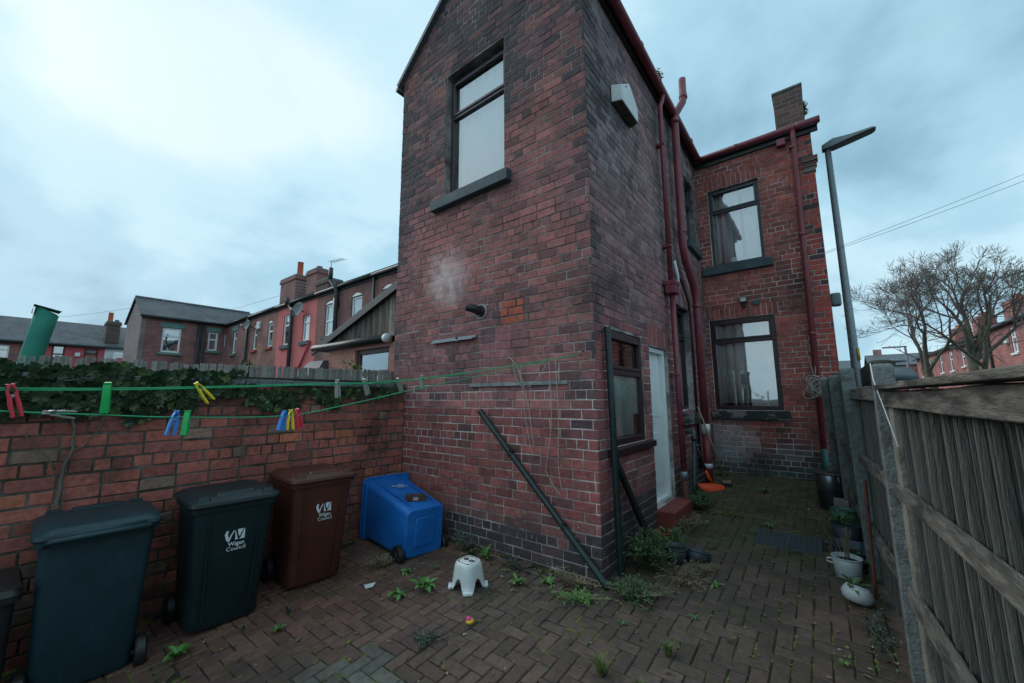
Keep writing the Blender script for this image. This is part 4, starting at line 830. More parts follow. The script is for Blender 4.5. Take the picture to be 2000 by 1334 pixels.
# black tub at the far end of the row
tb = thing('black_tub', 'black plastic recycling tub partly hidden beside the teal wheelie bin', 'tub', (-4.05, -0.12, gz(-0.1)))
MB().loft([rrect(0.40, 0.44, 0.05, gz(-0.1)+0.005, 4, -4.02, -0.055), rrect(0.48, 0.46, 0.05, 0.45, 4, -4.02, -0.055), rrect(0.52, 0.50, 0.05, 0.455, 4, -4.02, -0.055), rrect(0.52, 0.50, 0.05, 0.49, 4, -4.02, -0.055)]).build('body', m_black, tb, smooth=True, angle=40)
MB().loft([rrect(0.53, 0.51, 0.05, 0.492, 4, -4.02, -0.055), rrect(0.50, 0.48, 0.05, 0.525, 4, -4.02, -0.055)]).build('lid', m_black, tb, smooth=True, angle=40)

# ------------------------------------------------------------------ washing lines and pegs
def smooth_pts(P, n=6):
    P = [Vector(p) for p in P]; out_ = []
    for i in range(len(P)-1):
        p0, p1, p2, p3 = P[max(0, i-1)], P[i], P[i+1], P[min(len(P)-1, i+2)]
        for k in range(n):
            t = k/n; out_.append(0.5*((2*p1)+(p2-p0)*t+(2*p0-5*p1+4*p2-p3)*t*t+(3*p1-p0-3*p2+p3)*t**3))
    out_.append(P[-1]); return out_
HK = (-1.774, YF-0.075, 2.005)
o = MB().tube(smooth_pts([(-1.60, -0.9, 1.66), (-1.638, -0.115, 1.628), (-1.643, -0.007, 1.627), (-1.652, 0.176, 1.630), (-1.664, 0.422, 1.640), (-1.680, 0.77, 1.659), (-1.701, 1.239, 1.688), (-1.729, 1.989, 1.79), HK]), 0.0024, 6).build('washing_line', m_cord, smooth=True)
tag(o, 'upper green washing line running from the gable wall hook', 'washing line')
o = MB().tube(smooth_pts([(-1.60, -0.9, 1.665), (-1.636, -0.115, 1.6335), (-1.641, -0.007, 1.632), (-1.655, 0.176, 1.6345), (-1.667, 0.422, 1.6445), (-1.684, 0.77, 1.664), (-1.705, 1.239, 1.694), (-1.733, 1.989, 1.797), (HK[0], HK[1], HK[2]+0.01)]), 0.0022, 6).build('washing_line', m_cord, smooth=True)
tag(o, 'second strand of the upper green washing line, nearly touching it', 'washing line')
o = MB().tube(smooth_pts([(-1.60, -0.9, 1.64), (-1.642, -0.112, 1.587), (-1.648, -0.001, 1.574), (-1.658, 0.173, 1.559), (-1.669, 0.363, 1.544), (-1.687, 0.702, 1.536), (-1.697, 0.965, 1.576), (-1.707, 1.278, 1.637), (-1.722, 1.698, 1.713), HK]), 0.0024, 6).build('washing_line', m_cord, smooth=True)
tag(o, 'lower sagging green washing line with plastic pegs', 'washing line')
po = thing('clothes_post', 'grey steel clothes post that holds the far ends of the washing lines', 'post', (-1.6, -0.93, gz(-0.93)))
MB().tube([(-1.6, -0.93, gz(-0.93)-0.05), (-1.6, -0.93, 1.80)], 0.024, 12).build('pole', m_steel, po, smooth=True)
MB().lathe([(0.026, 1.79), (0.03, 1.80), (0.02, 1.83)], (-1.6, -0.93, 0), 12).build('cap', m_black, po)
PEGC = {'red': (0.62, 0.03, 0.06), 'green': (0.01, 0.42, 0.10), 'yellow': (0.78, 0.60, 0.02), 'blue': (0.02, 0.20, 0.62), 'pink': (0.68, 0.05, 0.10), 'grey': (0.30, 0.31, 0.28)}
PEGM = {k: mat('peg_'+k, c, 0.4, 0.08, 30) for k, c in PEGC.items()}
def peg(col, label, loc, tilt, yaw, op=0.16, size=1.0,  group='pegs on the washing lines'):
    t = thing('clothes_peg', label, 'clothes peg', loc, group, local=True); t.rotation_euler = (tilt, 0, yaw); t.scale = (size,)*3
    for s in (-1, 1):
        mb = MB(Matrix.Rotation(s*op*0.7, 4, 'X')); lo = []
        for z, y, w_, th in ((0.018, 0.002, 0.0045, 0.006), (0.012, 0.001, 0.005, 0.0045), (0.0, 0.0055, 0.005, 0.003), (-0.012, 0.002, 0.005, 0.006), (-0.03, 0.003, 0.005, 0.0065), (-0.058, 0.003, 0.0055, 0.005), (-0.062, 0.004, 0.0055, 0.004)):
            y0 = s*(y); y1 = s*(y+th); a, b = min(y0, y1), max(y0, y1); w_ *= 1.5; lo.append([(-w_, a, z), (w_, a, z), (w_, b, z), (-w_, b, z)])
        mb.loft(lo); mb.build('prong', PEGM[col], t, local=True, bevel=0.0012)
    MB().tube([(-0.006, 0, -0.012), (0.006, 0, -0.012)], 0.0042, 10).build('spring', m_steel, t, local=True, smooth=True)
    return t
# pegs sit on the lines; the camera sees them from the +x side
peg('red', 'red plastic peg bridging the upper and lower washing lines', (-1.640, 0.012, 1.624), rad(14), rad(8), 0.02, 1.1)
peg('green', 'bright green plastic peg alone on the upper washing line', (-1.650, 0.185, 1.632), rad(8), rad(75), 0.06, 1.12)
peg('yellow', 'yellow plastic peg tilted on the upper washing line', (-1.661, 0.405, 1.643), rad(38), rad(5), 0.13, 1.0)
peg('blue', 'blue plastic peg next to a green one on the lower washing line', (-1.667, 0.352, 1.548), rad(-8), rad(10), 0.13, 1.02)
peg('green', 'green plastic peg next to a blue one on the lower washing line', (-1.669, 0.383, 1.547), rad(-6), rad(60), 0.08, 1.02)
peg('blue', 'blue plastic peg bunched with yellow and pink pegs on the lower washing line', (-1.684, 0.690, 1.539), rad(-10), rad(25), 0.16)
peg('yellow', 'yellow plastic peg in the middle of the bunch on the lower washing line', (-1.684, 0.716, 1.541), rad(2), rad(-5), 0.12)
peg('pink', 'pink plastic peg at the end of the bunch on the lower washing line', (-1.684, 0.742, 1.545), rad(15), rad(15), 0.07)
for q, (y, z, t_) in enumerate(((0.905, 1.668, 8), (1.045, 1.677, 25), (1.24, 1.690, 32), (1.40, 1.710, 14))):
    peg('grey', ['weathered grey wooden peg nearest the bunch of coloured pegs on the upper line', 'weathered grey wooden peg, second from the coloured bunch on the upper line', 'weathered grey wooden peg, third from the coloured bunch on the upper line', 'weathered grey wooden peg, last on the upper line before the gable wall'][q], (-1.690-0.01*q, y, z), rad(t_), rad(20), 0.05, group='grey wooden pegs')
peg('grey', 'weathered grey wooden peg lying across the lower washing line', (-1.650, 0.085, 1.567), rad(82), rad(35), 0.12, 0.9, group='grey wooden pegs')
# pale string on the gable wall
st = [((-2.63, 2.03), (-2.56, 1.78), (-2.45, 1.72), (-2.36, 1.75), (-2.25, 1.85), (-2.17, 1.97)), ((-2.60, 2.0), (-2.50, 1.78), (-2.46, 1.45), (-2.40, 1.15), (-2.36, 1.02)), ((-2.15, 1.98), (-2.13, 1.4), (-2.20, 0.95), (-2.19, 0.87), (-2.10, 0.74), (-2.05, 0.70)), ((-2.07, 1.99), (-2.05, 1.45), (-2.06, 1.0), (-2.04, 0.80), (-2.02, 0.72)), ((-2.66, 2.05), (-2.52, 1.90), (-2.40, 1.5), (-2.34, 1.1))]
for q, c in enumerate(st):
    o = MB().tube(smooth_pts([(x, YF-0.02-0.004*q, z) for x, z in c], 5), 0.0028, 5).build('string', m_wire, smooth=True)
    tag(o, ['looped pale string sagging under the cement strip level on the gable wall', 'long pale string dropping from the loop on the gable wall', 'pale string with a knotted loose end above the leaning pipe', 'straight pale string hanging next to the knotted string', 'short pale string crossing the cement strip on the gable wall'][q], 'string', 'strings hanging on the gable wall')
def coil():
    mb = MB(); c = Vector((-0.09, YM-0.15, 1.80)); rnd = random.Random(3)
    for k in range(13):
        a = rnd.uniform(-1, 1); r = rnd.uniform(0.07, 0.16); tl = rnd.uniform(-1.2, 1.2); off = Vector((rnd.uniform(-.05, .05), 0, rnd.uniform(-.16, .06))); pts = []
        for i in range(17):
            t = 2*math.pi*i/16; p = Vector((math.cos(t)*r*0.6, 0.02*math.sin(t*2+k), math.sin(t)*r)); p.rotate(Matrix.Rotation(a, 3, 'Y')); pts.append(c+off+p)
        mb.tube(pts, 0.005, 5)
    mb.tube(smooth_pts([(-0.16, YM-0.02, 2.55), (-0.13, YM-0.05, 2.2), (-0.08, YM-0.13, 1.9)]), 0.005, 5); mb.tube(smooth_pts([(-0.15, YM-0.02, 2.5), (-0.06, YM-0.06, 2.35), (-0.07, YM-0.13, 1.95)]), 0.005, 5)
    tag(mb.build('cable_coil', m_wire, smooth=True), 'tangled pale cable bundle tied to the rear wall drainpipe', 'cable')
coil()

# ------------------------------------------------------------------ poles, tools and loose things in the yard
def pole(name, label, a, b, r, mt, cat='pipe', n=14, clips=()):
    t = thing(name, label, cat, b); a, b = Vector(a), Vector(b)
    MB().tube([a, b], r, n).build('tube', mt, t, smooth=True, angle=50)
    d = (b-a).normalized()
    MB().tube([a-d*0.004, a+d*0.05], r*1.14, n).build('socket', mt, t, smooth=True, angle=50)
    for k in clips:
        c = a.lerp(b, k); MB().tube([c-d*0.012, c+d*0.012], r*1.2, n).build('clip', m_black, t, smooth=True, angle=50)
        MB().box((c.x-0.008, c.y-0.03, c.z+r*0.8), (c.x+0.03, c.y+0.0, c.z+r+0.02)).build('clip_lug', m_black, t)
    return t
pole('leaning_pipe', 'long dark green pipe leaning diagonally against the gable wall', (-3.07, YF-0.045, 1.46), (-1.585, YF-0.055, 0.01), 0.030, m_dkpipe, clips=(0.30, 0.72))
pole('upright_pipe', 'dark green pipe standing upright beside the small side window', (XS+0.05, 3.56, 2.28), (XS+0.07, 3.60, gz(3.6)), 0.032, m_dkpipe)
t = thing('leaning_plank', 'black plank leaning on the side wall below the small window', 'plank', (XS+0.13, 4.30, gz(4.3)))
MB().loft([[(XS+0.01, 3.62, 1.02), (XS+0.05, 3.62, 1.02), (XS+0.05, 3.70, 1.02), (XS+0.01, 3.70, 1.02)], [(XS+0.09, 4.27, gz(4.3)), (XS+0.14, 4.27, gz(4.3)), (XS+0.14, 4.36, gz(4.3)), (XS+0.09, 4.36, gz(4.3))]]).build('board', m_black, t, bevel=0.004)
t = thing('waste_pipe_stub', 'grey-green pipe with elbow standing by the side wall', 'pipe', (XS+0.11, 6.08, gz(6.1)))
MB().tube(smooth_pts([(XS+0.01, 6.25, 1.10), (XS+0.09, 6.24, 1.10), (XS+0.115, 6.235, 1.06), (XS+0.11, 6.08, gz(6.1)+0.1)], 4), 0.028, 12).build('tube', mat('greygreen_pvc', (0.055, 0.09, 0.095), 0.5, 0.15, 8), t, smooth=True)
MB().tube([(XS+0.115, 6.233, 1.04), (XS+0.115, 6.22, 0.97)], 0.035, 12).build('collar', m_dkpipe, t, smooth=True)
t = thing('snow_shovel', 'orange plastic snow shovel with black handle leaning by the soil pipe', 'shovel', (XS+0.2, 6.95, gz(7)))
MB().tube([(XS+0.05, 6.62, 0.86), (XS+0.13, 6.76, 0.46)], 0.018, 10).build('handle', m_black, t, smooth=True)
MB().tube([(XS+0.02, 6.58, 0.865), (XS+0.075, 6.66, 0.875)], 0.02, 10).build('grip', m_pipegreen, t, smooth=True)
MB().tube([(XS+0.12, 6.745, 0.50), (XS+0.155, 6.80, 0.37), (XS+0.17, 6.83, 0.32)], [0.02, 0.026, 0.034], 10).build('socket', m_orange, t, smooth=True)
def shovel_blade():
    vs = []; fs = []; A = Vector((XS+0.02, 6.60, 0.33)); U = Vector((0.30, 0.36, -0.045)); V = Vector((0.05, 0.02, -0.17)); nU, nV = 12, 5
    for i in range(nU+1):
        for k in range(nV+1):
            a, b = i/nU, k/nV; bul = math.sin(math.pi*a)**0.6
            p = A+U*a+V*(b*(0.35+0.65*bul)+0.16*(1-bul)) + Vector((0.06, -0.05, 0.02))*math.sin(math.pi*b*0.6)*bul; vs.append(p)
    for i in range(nU):
        for k in range(nV): j = i*(nV+1)+k; fs.append((j, j+1, j+nV+2, j+nV+1))
    o = MB().add(vs, fs).build('blade', m_orange, t, smooth=True); sm = o.modifiers.new('s', 'SOLIDIFY'); sm.thickness = 0.006
shovel_blade()
t = thing('broom', 'wooden-handled broom leaning near the soil pipe with its head on the ground', 'broom', (-1.3, 7.09, gz(7.1)))
MB().tube([(XS+0.07, 6.77, 1.46), (-1.31, 7.075, gz(7.1)+0.08)], 0.012, 10).build('handle', m_broom, t, smooth=True)
MB().box((-1.36, 7.06, gz(7.1)+0.045), (-1.25, 7.12, gz(7.1)+0.085)).build('head', m_broom, t, bevel=0.008)
MB().box((-1.37, 7.05, gz(7.1)+0.0), (-1.24, 7.13, gz(7.1)+0.045)).build('bristles', m_black, t, bevel=0.006)
# stool
def stool():
    t = thing('step_stool', 'small white plastic stool printed with a black panda face', 'stool', (-2.63, 2.72, gz(2.72)), local=True); t.rotation_euler = (-0.02, 0.03, rad(-92))
    H = 0.215; n = 64; rows = []
    zs = [0.0, 0.06, 0.14, 0.3, 0.5, 0.7, 0.86, 0.95, 0.99, 1.0]
    def rad_at(a, hw):
        c, s_ = abs(math.cos(a)), abs(math.sin(a)); p = 3.4; return hw/((c**p+s_**p)**(1/p))
    loops = []
    for q in zs:
        lp = []
        for k in range(n):
            a = 2*math.pi*(k+0.5)/n; da = abs(((a+math.pi/4) % (math.pi/2))-math.pi/4)     # 0 at side middle
            arch = 0.095*math.sqrt(max(0, 1-(da/0.36)**2)) if da < 0.36 else 0.0
            zb = arch; z = zb+(H-zb)*q
            hw = 0.128-0.028*(z/H)-0.012*max(0, (q-0.86)/0.14)**2
            if q < 0.1 and arch == 0: hw += 0.006
            r = rad_at(a, hw); lp.append(Vector((math.cos(a)*r, math.sin(a)*r, z)))
        loops.append(lp)
    body = MB().loft(loops, False, True).build('shell', m_white, t, smooth=True, local=True, angle=60); sm = body.modifiers.new('s', 'SOLIDIFY'); sm.thickness = 0.004
    for a in (45, 135, 225, 315):
        c, s_ = math.cos(rad(a)), math.sin(rad(a)); MB(Matrix.Translation((c*0.160, s_*0.160, 0)) @ Matrix.Rotation(rad(a), 4, 'Z')).loft([rrect(0.03, 0.085, 0.012, 0.0, 3), rrect(0.032, 0.088, 0.012, 0.016, 3), rrect(0.02, 0.07, 0.01, 0.024, 3)]).build('foot', m_white, t, local=True, smooth=True, angle=50)
    ink = mat('black_print', (0.012, 0.014, 0.018), 0.5, 0.1, 10)
    def disc(x, y, rx, ry, rot, z=H+0.0012, m_=ink, nm='eye_patch'):
        pts = []
        for k in range(20):
            a = 2*math.pi*k/20; p = Vector((math.cos(a)*rx, math.sin(a)*ry, 0)); p.rotate(Matrix.Rotation(rot, 3, 'Z')); pts.append((x+p.x, y+p.y, z))
        MB().add(pts, [tuple(range(20))]).build(nm, m_, t, local=True)
    for s in (-1, 1):
        disc(-0.008, s*0.034, 0.021, 0.028, s*0.4); disc(-0.004, s*0.034, 0.005, 0.006, 0, H+0.0022, m_white, 'eye_glint')
        disc(0.064, s*0.058, 0.009, 0.011, 0, nm='ear_mark')
    disc(-0.030, 0, 0.004, 0.006, 0, nm='nose')
    pts = []
    for k in range(41):
        a = math.pi*(k/40)*2
        r = 0.080+(0.014*max(0, math.cos((a-0.74)*3.5)) if abs(a-0.74) < 0.45 else 0)+(0.014*max(0, math.cos((a-5.54)*3.5)) if abs(a-5.54) < 0.45 else 0)
        pts.append((math.cos(a)*r*(0.94), math.sin(a)*r*0.94, H+0.0008))
    MB().tube(pts, 0.0024, 4, caps=False).build('face_outline', ink, t, local=True)
stool()
# loose brick on the blue bin
t = thing('loose_brick', 'brown loose brick resting on the toppled blue bin', 'brick', (-3.68, 2.95, 0.478), local=True); t.rotation_euler = (0.0, rad(2), rad(62))
LB = Matrix.Identity(4)
lbm = mat('brown_brick', (0.075, 0.040, 0.028), 0.85, 0.3, 14, 0.6, 60)
MB().loft([rrect(0.21, 0.10, 0.006, 0.0, 2), rrect(0.213, 0.102, 0.006, 0.062, 2), rrect(0.205, 0.095, 0.006, 0.066, 2)]).build('brick_body', lbm, t, local=True)
MB().box((-0.035, -0.0535, 0.018), (0.02, -0.0505, 0.05)).build('mortar_patch', m_mortar, t, local=True)
# toy
t = thing('toy', 'tiny pink and yellow toy lying on the paving', 'toy', (-2.236, 2.335, gz(2.335)), local=True)
MB().lathe([(0.004, 0.0), (0.03, 0.006), (0.034, 0.018), (0.026, 0.03), (0.006, 0.034)], n=16).build('base', mat('toy_yellow', (0.75, 0.42, 0.03), 0.4, 0.1, 20), t, smooth=True, local=True)
MB().lathe([(0.02, 0.026), (0.024, 0.034), (0.016, 0.045), (0.003, 0.05)], (-0.008, -0.004, 0), 14).build('top', mat('toy_pink', (0.75, 0.04, 0.22), 0.4, 0.2, 60, col2=(0.7, 0.7, 0.65), thr=(0.5, 0.55)), t, smooth=True, local=True)
# rubber mat over the drain: woven pads
t = thing('rubber_mat', 'black woven rubber mat set in the passage paving', 'mat', (-0.43, 5.2, gz(5.2)))
sl_ = math.atan(0.062); MR = Matrix.Translation((-0.43, 5.205, gz(5.205)-0.008)) @ Matrix.Rotation(sl_, 4, 'X')
MB(MR).box((-0.285, -0.23, -0.01), (0.285, 0.23, 0.010)).build('base', m_rubber, t, bevel=0.004)
pm_ = MB().box((-0.019, -0.008, 0), (0.019, 0.008, 0.006)); pme = bpy.data.meshes.new('pad'); pme.from_pydata([tuple(v) for v in pm_.v], [], pm_.f); pme.materials.append(m_rubber)
for i in range(13):
    for k in range(18):
        p = MR @ Vector((-0.264+i*0.044, -0.213+k*0.025, 0.0102)); inst('pad', pme, p, (sl_, 0, 0.28 if (i+k) % 2 else -0.28), t)
# pedestal bin and pots along the fence
t = thing('pedal_bin', 'steel and black pedal bin standing by the rear wall and fence', 'bin', (-0.03, 6.62, gz(6.6)))
bz = gz(6.6); MB().lathe([(0.135, bz), (0.14, bz+0.02), (0.145, bz+0.23)], (-0.03, 6.62, 0), 28).build('lower_body', m_black, t, smooth=True, angle=40)
MB().lathe([(0.150, bz+0.23), (0.158, bz+0.25), (0.158, bz+0.40), (0.152, bz+0.42)], (-0.03, 6.62, 0), 28).build('steel_body', m_steel_bin, t, smooth=True, angle=40)
MB().lathe([(0.160, bz+0.42), (0.165, bz+0.435), (0.14, bz+0.45), (0.02, bz+0.457)], (-0.03, 6.62, 0), 28).build('lid', m_steel_bin, t, smooth=True, angle=40)
MB().box((-0.06, 6.44, bz+0.01), (0.0, 6.49, bz+0.025)).build('pedal', m_black, t, bevel=0.003)
def pot(name, label, loc, prof, mt, n=24, sx=1, sy=1, soil=None, handle=False, sub='rim', cat='plant pot', tilt=None):
    t = thing(name, label, cat, loc, local=True)
    if tilt: t.rotation_euler = tilt
    b = MB().lathe(prof, n=n, cap1=False, sx=sx, sy=sy).build('body', mt, t, smooth=True, local=True, angle=50); sm = b.modifiers.new('s', 'SOLIDIFY'); sm.thickness = 0.006
    r, z = prof[-1]
    MB().lathe([(r*0.93, z-0.03), (r*0.5, z-0.018), (0.004, z-0.02)], n=n, cap0=False, sx=sx, sy=sy).build('soil', m_soil, t, local=True)
    MB().tube([(math.cos(2*math.pi*k/n)*r*sx, math.sin(2*math.pi*k/n)*r*sy, z) for k in range(n+1)], 0.006, 6, caps=False).build('rim', mt, t, smooth=True, local=True)
    if handle:
        MB().tube(smooth_pts([(-r*0.93, 0, z-0.03), (-r-0.03, 0, z-0.035), (-r-0.03, 0, z-0.06), (-r*0.93, 0, z-0.065)], 4), 0.008, 8).build('handle', mt, t, smooth=True, local=True)
    return t
pot('plant_pot', 'pale round pot with side handle holding bare dry stems', (0.03, 4.60, gz(4.6)), [(0.075, 0), (0.088, 0.01), (0.098, 0.10), (0.103, 0.165)], m_pot, handle=True)
pot('plant_pot', 'squat pale bowl-shaped pot lying tilted under leaves at the foot of the fence', (0.055, 4.14, gz(4.14)+0.01), [(0.05, 0), (0.085, 0.02), (0.10, 0.06), (0.085, 0.10), (0.07, 0.115)], m_pot, tilt=(rad(-18), rad(10), 0))
t = thing('plastic_trough', 'grey plastic trough behind the pale pots', 'trough', (0.05, 5.02, gz(5.0)), local=True)
b_ = MB().loft([rrect(0.20, 0.34, 0.03, 0.0, 3), rrect(0.24, 0.40, 0.03, 0.115, 3), rrect(0.26, 0.42, 0.03, 0.12, 3), rrect(0.22, 0.38, 0.03, 0.118, 3), rrect(0.19, 0.33, 0.03, 0.03, 3)], True, True).build('tub', m_bluegrey_pot, t, local=True, smooth=True, angle=40)
MB().box((-0.10, -0.17, 0.035), (0.10, 0.17, 0.05)).build('soil', m_soil, t, local=True)
pot('plant_pot', 'dark blue-grey pot with feathery plant beside the trough', (0.06, 5.52, gz(5.5)), [(0.09, 0), (0.10, 0.02), (0.125, 0.16)], m_bluegrey_pot)
pot('plant_pot', 'green glazed pot next to the concrete block', (0.06, 5.95, gz(5.95)), [(0.08, 0), (0.09, 0.02), (0.11, 0.19)], mat('green_glaze', (0.05, 0.14, 0.11), 0.4, 0.2, 6))
o = MB().box((-0.02, 6.20, gz(6.2)), (0.12, 6.34, gz(6.2)+0.22)).build('concrete_block', m_concl, bevel=0.008); tag(o, 'pale concrete block standing beside the pedal bin', 'block')
pot('plant_pot', 'terracotta bowl with yellow-green succulents by the red step', (-1.50, 4.58, gz(4.58)), [(0.05, 0), (0.07, 0.02), (0.085, 0.075), (0.09, 0.085)], m_terra)
pot('plant_pot', 'dark plastic pot standing among weeds near the door', (-1.26, 4.16, gz(4.15)), [(0.075, 0), (0.08, 0.01), (0.10, 0.13)], m_bluegrey_pot, tilt=(0.05, 0.06, 0))
pot('plant_pot', 'dark shallow pot overturned slightly beside the weeds', (-1.10, 4.27, gz(4.27)), [(0.09, 0), (0.10, 0.01), (0.115, 0.085)], m_bluegrey_pot, tilt=(-0.25, 0.1, 0))

# ------------------------------------------------------------------ plants in the yard
def blade_mesh(l, w, droop, fold=0.25, n=5, lobes=0):
    vs = []; fs = []
    for i in range(n+1):
        t = i/n; ww = w*(math.sin(math.pi*min(1, t*0.92+0.06))**0.8)
        if lobes: ww *= 1+0.35*math.sin(t*lobes)
        x = l*t*math.cos(droop*t*0.6); z = l*t*0.7-l*droop*t*t*0.75
        vs += [(x, -ww/2, z+fold*ww*0.5), (x, 0, z), (x, ww/2, z+fold*ww*0.5)]
    for i in range(n):
        for k in (0, 1): j = i*3+k; fs.append((j, j+1, j+4, j+3))
    return vs, fs
LEAFM = {}
def leaf_obj(key, l, w, droop, mt, lobes=0):
    k = (key, mt.name)
    if k not in LEAFM: LEAFM[k] = mesh_of('leaf', *blade_mesh(l, w, droop, lobes=lobes), mt)
    return LEAFM[k]
def rosette(label, x, y, n, size, mt, droop=0.75, upright=0.0, group='broad-leaved weeds in the paving', wide=0.30, lobes=0, z=None):
    t = thing('weed', label, 'weed', (x, y, gz(y) if z is None else z), group, local=True); rnd = random.Random(int(x*1000+y*77))
    for k in range(n):
        me = leaf_obj('r%.2f%.2f%d' % (droop, wide, k % 3), 1.0, wide*(0.85+0.15*(k % 3)), droop*(0.8+0.25*(k % 3)), mt, lobes); a = k*2.4+rnd.uniform(-.4, .4); s = size*rnd.uniform(0.5, 1.2)
        o = bpy.data.objects.new('leaf', me); COL.objects.link(o); o.parent = t; o.scale = (s, s, s); o.rotation_euler = (rnd.uniform(-.3, .3), -upright*rnd.uniform(0.3, 1.0)-rnd.uniform(-0.1, 0.25), a); o.location = (0, 0, 0.004)
    return t
rosette('lush bright green rosette weed in front of the toppled blue bin', -2.92, 2.46, 16, 0.150, m_weed, 0.8, 0.5)
rosette('broad green weed left of the lush rosette, nearer the brown bin', -3.02, 2.27, 13, 0.125, m_weed, 0.85, 0.25, lobes=9)
rosette('low green weed beside the wheel of the blue bin', -3.30, 2.56, 10, 0.10, m_weed, 0.9, 0.2)
rosette('green weed behind the white stool against the wall', -3.02, 3.16, 11, 0.13, m_weed2, 0.7, 0.5)
rosette('tall leafy weed at the wall behind the white stool', -2.86, 3.20, 9, 0.14, m_weed, 0.6, 0.6)
rosette('yellow-green rosette weed along the gable wall foot', -2.28, 2.98, 13, 0.105, m_weed, 0.85, 0.3)
rosette('small bright weed near the middle of the gable wall foot', -2.06, 3.12, 10, 0.09, m_weed, 0.8, 0.4)
rosette('grey-green tufted weed between the bins', -3.55, 1.60, 14, 0.09, m_grey_weed, 0.5, 0.8, wide=0.14)
rosette('small green weed in the joint before the brown bin', -3.38, 1.45, 9, 0.07, m_weed, 0.8, 0.4)
rosette('green weed growing by the wheel of the teal bin', -3.66, 0.93, 14, 0.10, m_weed, 0.8, 0.4, wide=0.4)
rosette('wiry weed before the blackish-green bin', -3.60, 1.30, 10, 0.07, m_grey_weed, 0.5, 0.8, wide=0.14)
rosette('pale green weed alone on the passage paving near the broom', -0.79, 6.98, 10, 0.13, m_weed2, 0.7, 0.4)
rosette('flat weed on the passage paving beside the rubber mat', -0.62, 5.55, 9, 0.09, m_weed, 0.9, 0.1)
rosette('flat green weed on the paving below the weedy corner', -0.86, 3.87, 12, 0.085, m_weed, 0.9, 0.1, wide=0.25)
rosette('tiny green weed on the open paving beyond the grass tufts', -0.90, 3.30, 8, 0.05, m_weed2, 0.9, 0.1)
rosette('leafy clump around the squat pale pot', 0.05, 4.18, 26, 0.15, m_weed2, 0.8, 0.5, z=gz(4.2)+0.08, wide=0.2)
rosette('feathery green plant spilling from the dark blue-grey pot', 0.02, 5.60, 40, 0.24, m_bush, 1.0, 0.5, z=gz(5.5)+0.15, wide=0.06)
rosette('yellow-green succulent in the terracotta bowl', -1.50, 4.58, 14, 0.085, mat('succulent', (0.22, 0.26, 0.09), 0.5, 0.3, 14), 0.5, 0.7, z=gz(4.58)+0.065, wide=0.4)
rosette('trailing leaves behind the pale pot by the trough', 0.12, 4.78, 16, 0.13, m_weed2, 0.8, 0.4, z=gz(4.8)+0.06)
for q, (x, y, n_, sz, m_) in enumerate(((-2.62, 3.22, 7, 0.06, m_weed2), (-2.52, 3.10, 9, 0.045, m_weed), (-1.78, 2.92, 8, 0.05, m_weed2), (-1.30, 2.95, 9, 0.04, m_weed), (-3.12, 2.78, 8, 0.06, m_weed2), (-3.45, 2.42, 7, 0.05, m_weed), (-1.02, 4.62, 9, 0.05, m_weed2), (-1.2, 5.3, 8, 0.06, m_weed), (-0.35, 3.9, 8, 0.04, m_weed2), (-0.05, 3.3, 9, 0.05, m_weed))):
    rosette('tiny stray weed '+('at the wall foot just right of the white stool', 'in the joint beside the white stool', 'on the paving below the weeds at the leaning pipe', 'between the leaning pipe foot and the open paving', 'between the stool and the blue bin wheel', 'beside the dry tangle at the blue bin wheel', 'past the dark pots in the passage', 'on the passage paving near the red step', 'on the open paving between grass tufts and fence', 'near the fence foot before the squat pale pot')[q], x, y, n_, sz, m_, 0.8, 0.35, group='tiny stray weeds in the joints', wide=0.22+0.03*(q % 4), lobes=(q % 3)*5)
def tuft(label, x, y, n, h, mt, spread=0.5, group='grass tufts in the paving'):
    t = thing('grass_tuft', label, 'grass', (x, y, gz(y)), group, local=True); rnd = random.Random(int(x*991+y*13)); mb = MB()
    for k in range(n):
        a = rnd.uniform(0, 6.28); s = rnd.uniform(0.2, 1)*spread; hh = h*rnd.uniform(0.6, 1.1); d = Vector((math.cos(a), math.sin(a), 0)); q = Vector((-d.y, d.x, 0))*0.0016; b = d*rnd.uniform(0, 0.02)
        p1 = b+d*hh*s*0.35+Vector((0, 0, hh*0.6)); p2 = b+d*hh*s*1.1+Vector((0, 0, hh*(1-0.45*s)))
        mb.add([b-q, b+q, p1+q*0.8, p1-q*0.8, p2], [(0, 1, 2, 3), (3, 2, 4)])
    mb.build('blades', mt, t, local=True)
tuft('straw-green grass tuft furthest right on the open paving', -0.93, 2.80, 130, 0.10, m_grass, 0.9)
tuft('straw-green grass tuft below the rosette weeds near the bottom of the paving', -1.22, 2.42, 130, 0.11, m_grass, 0.9)
tuft('smaller straw-green grass tuft between the two larger ones', -0.98, 2.42, 90, 0.08, m_grass, 0.9)
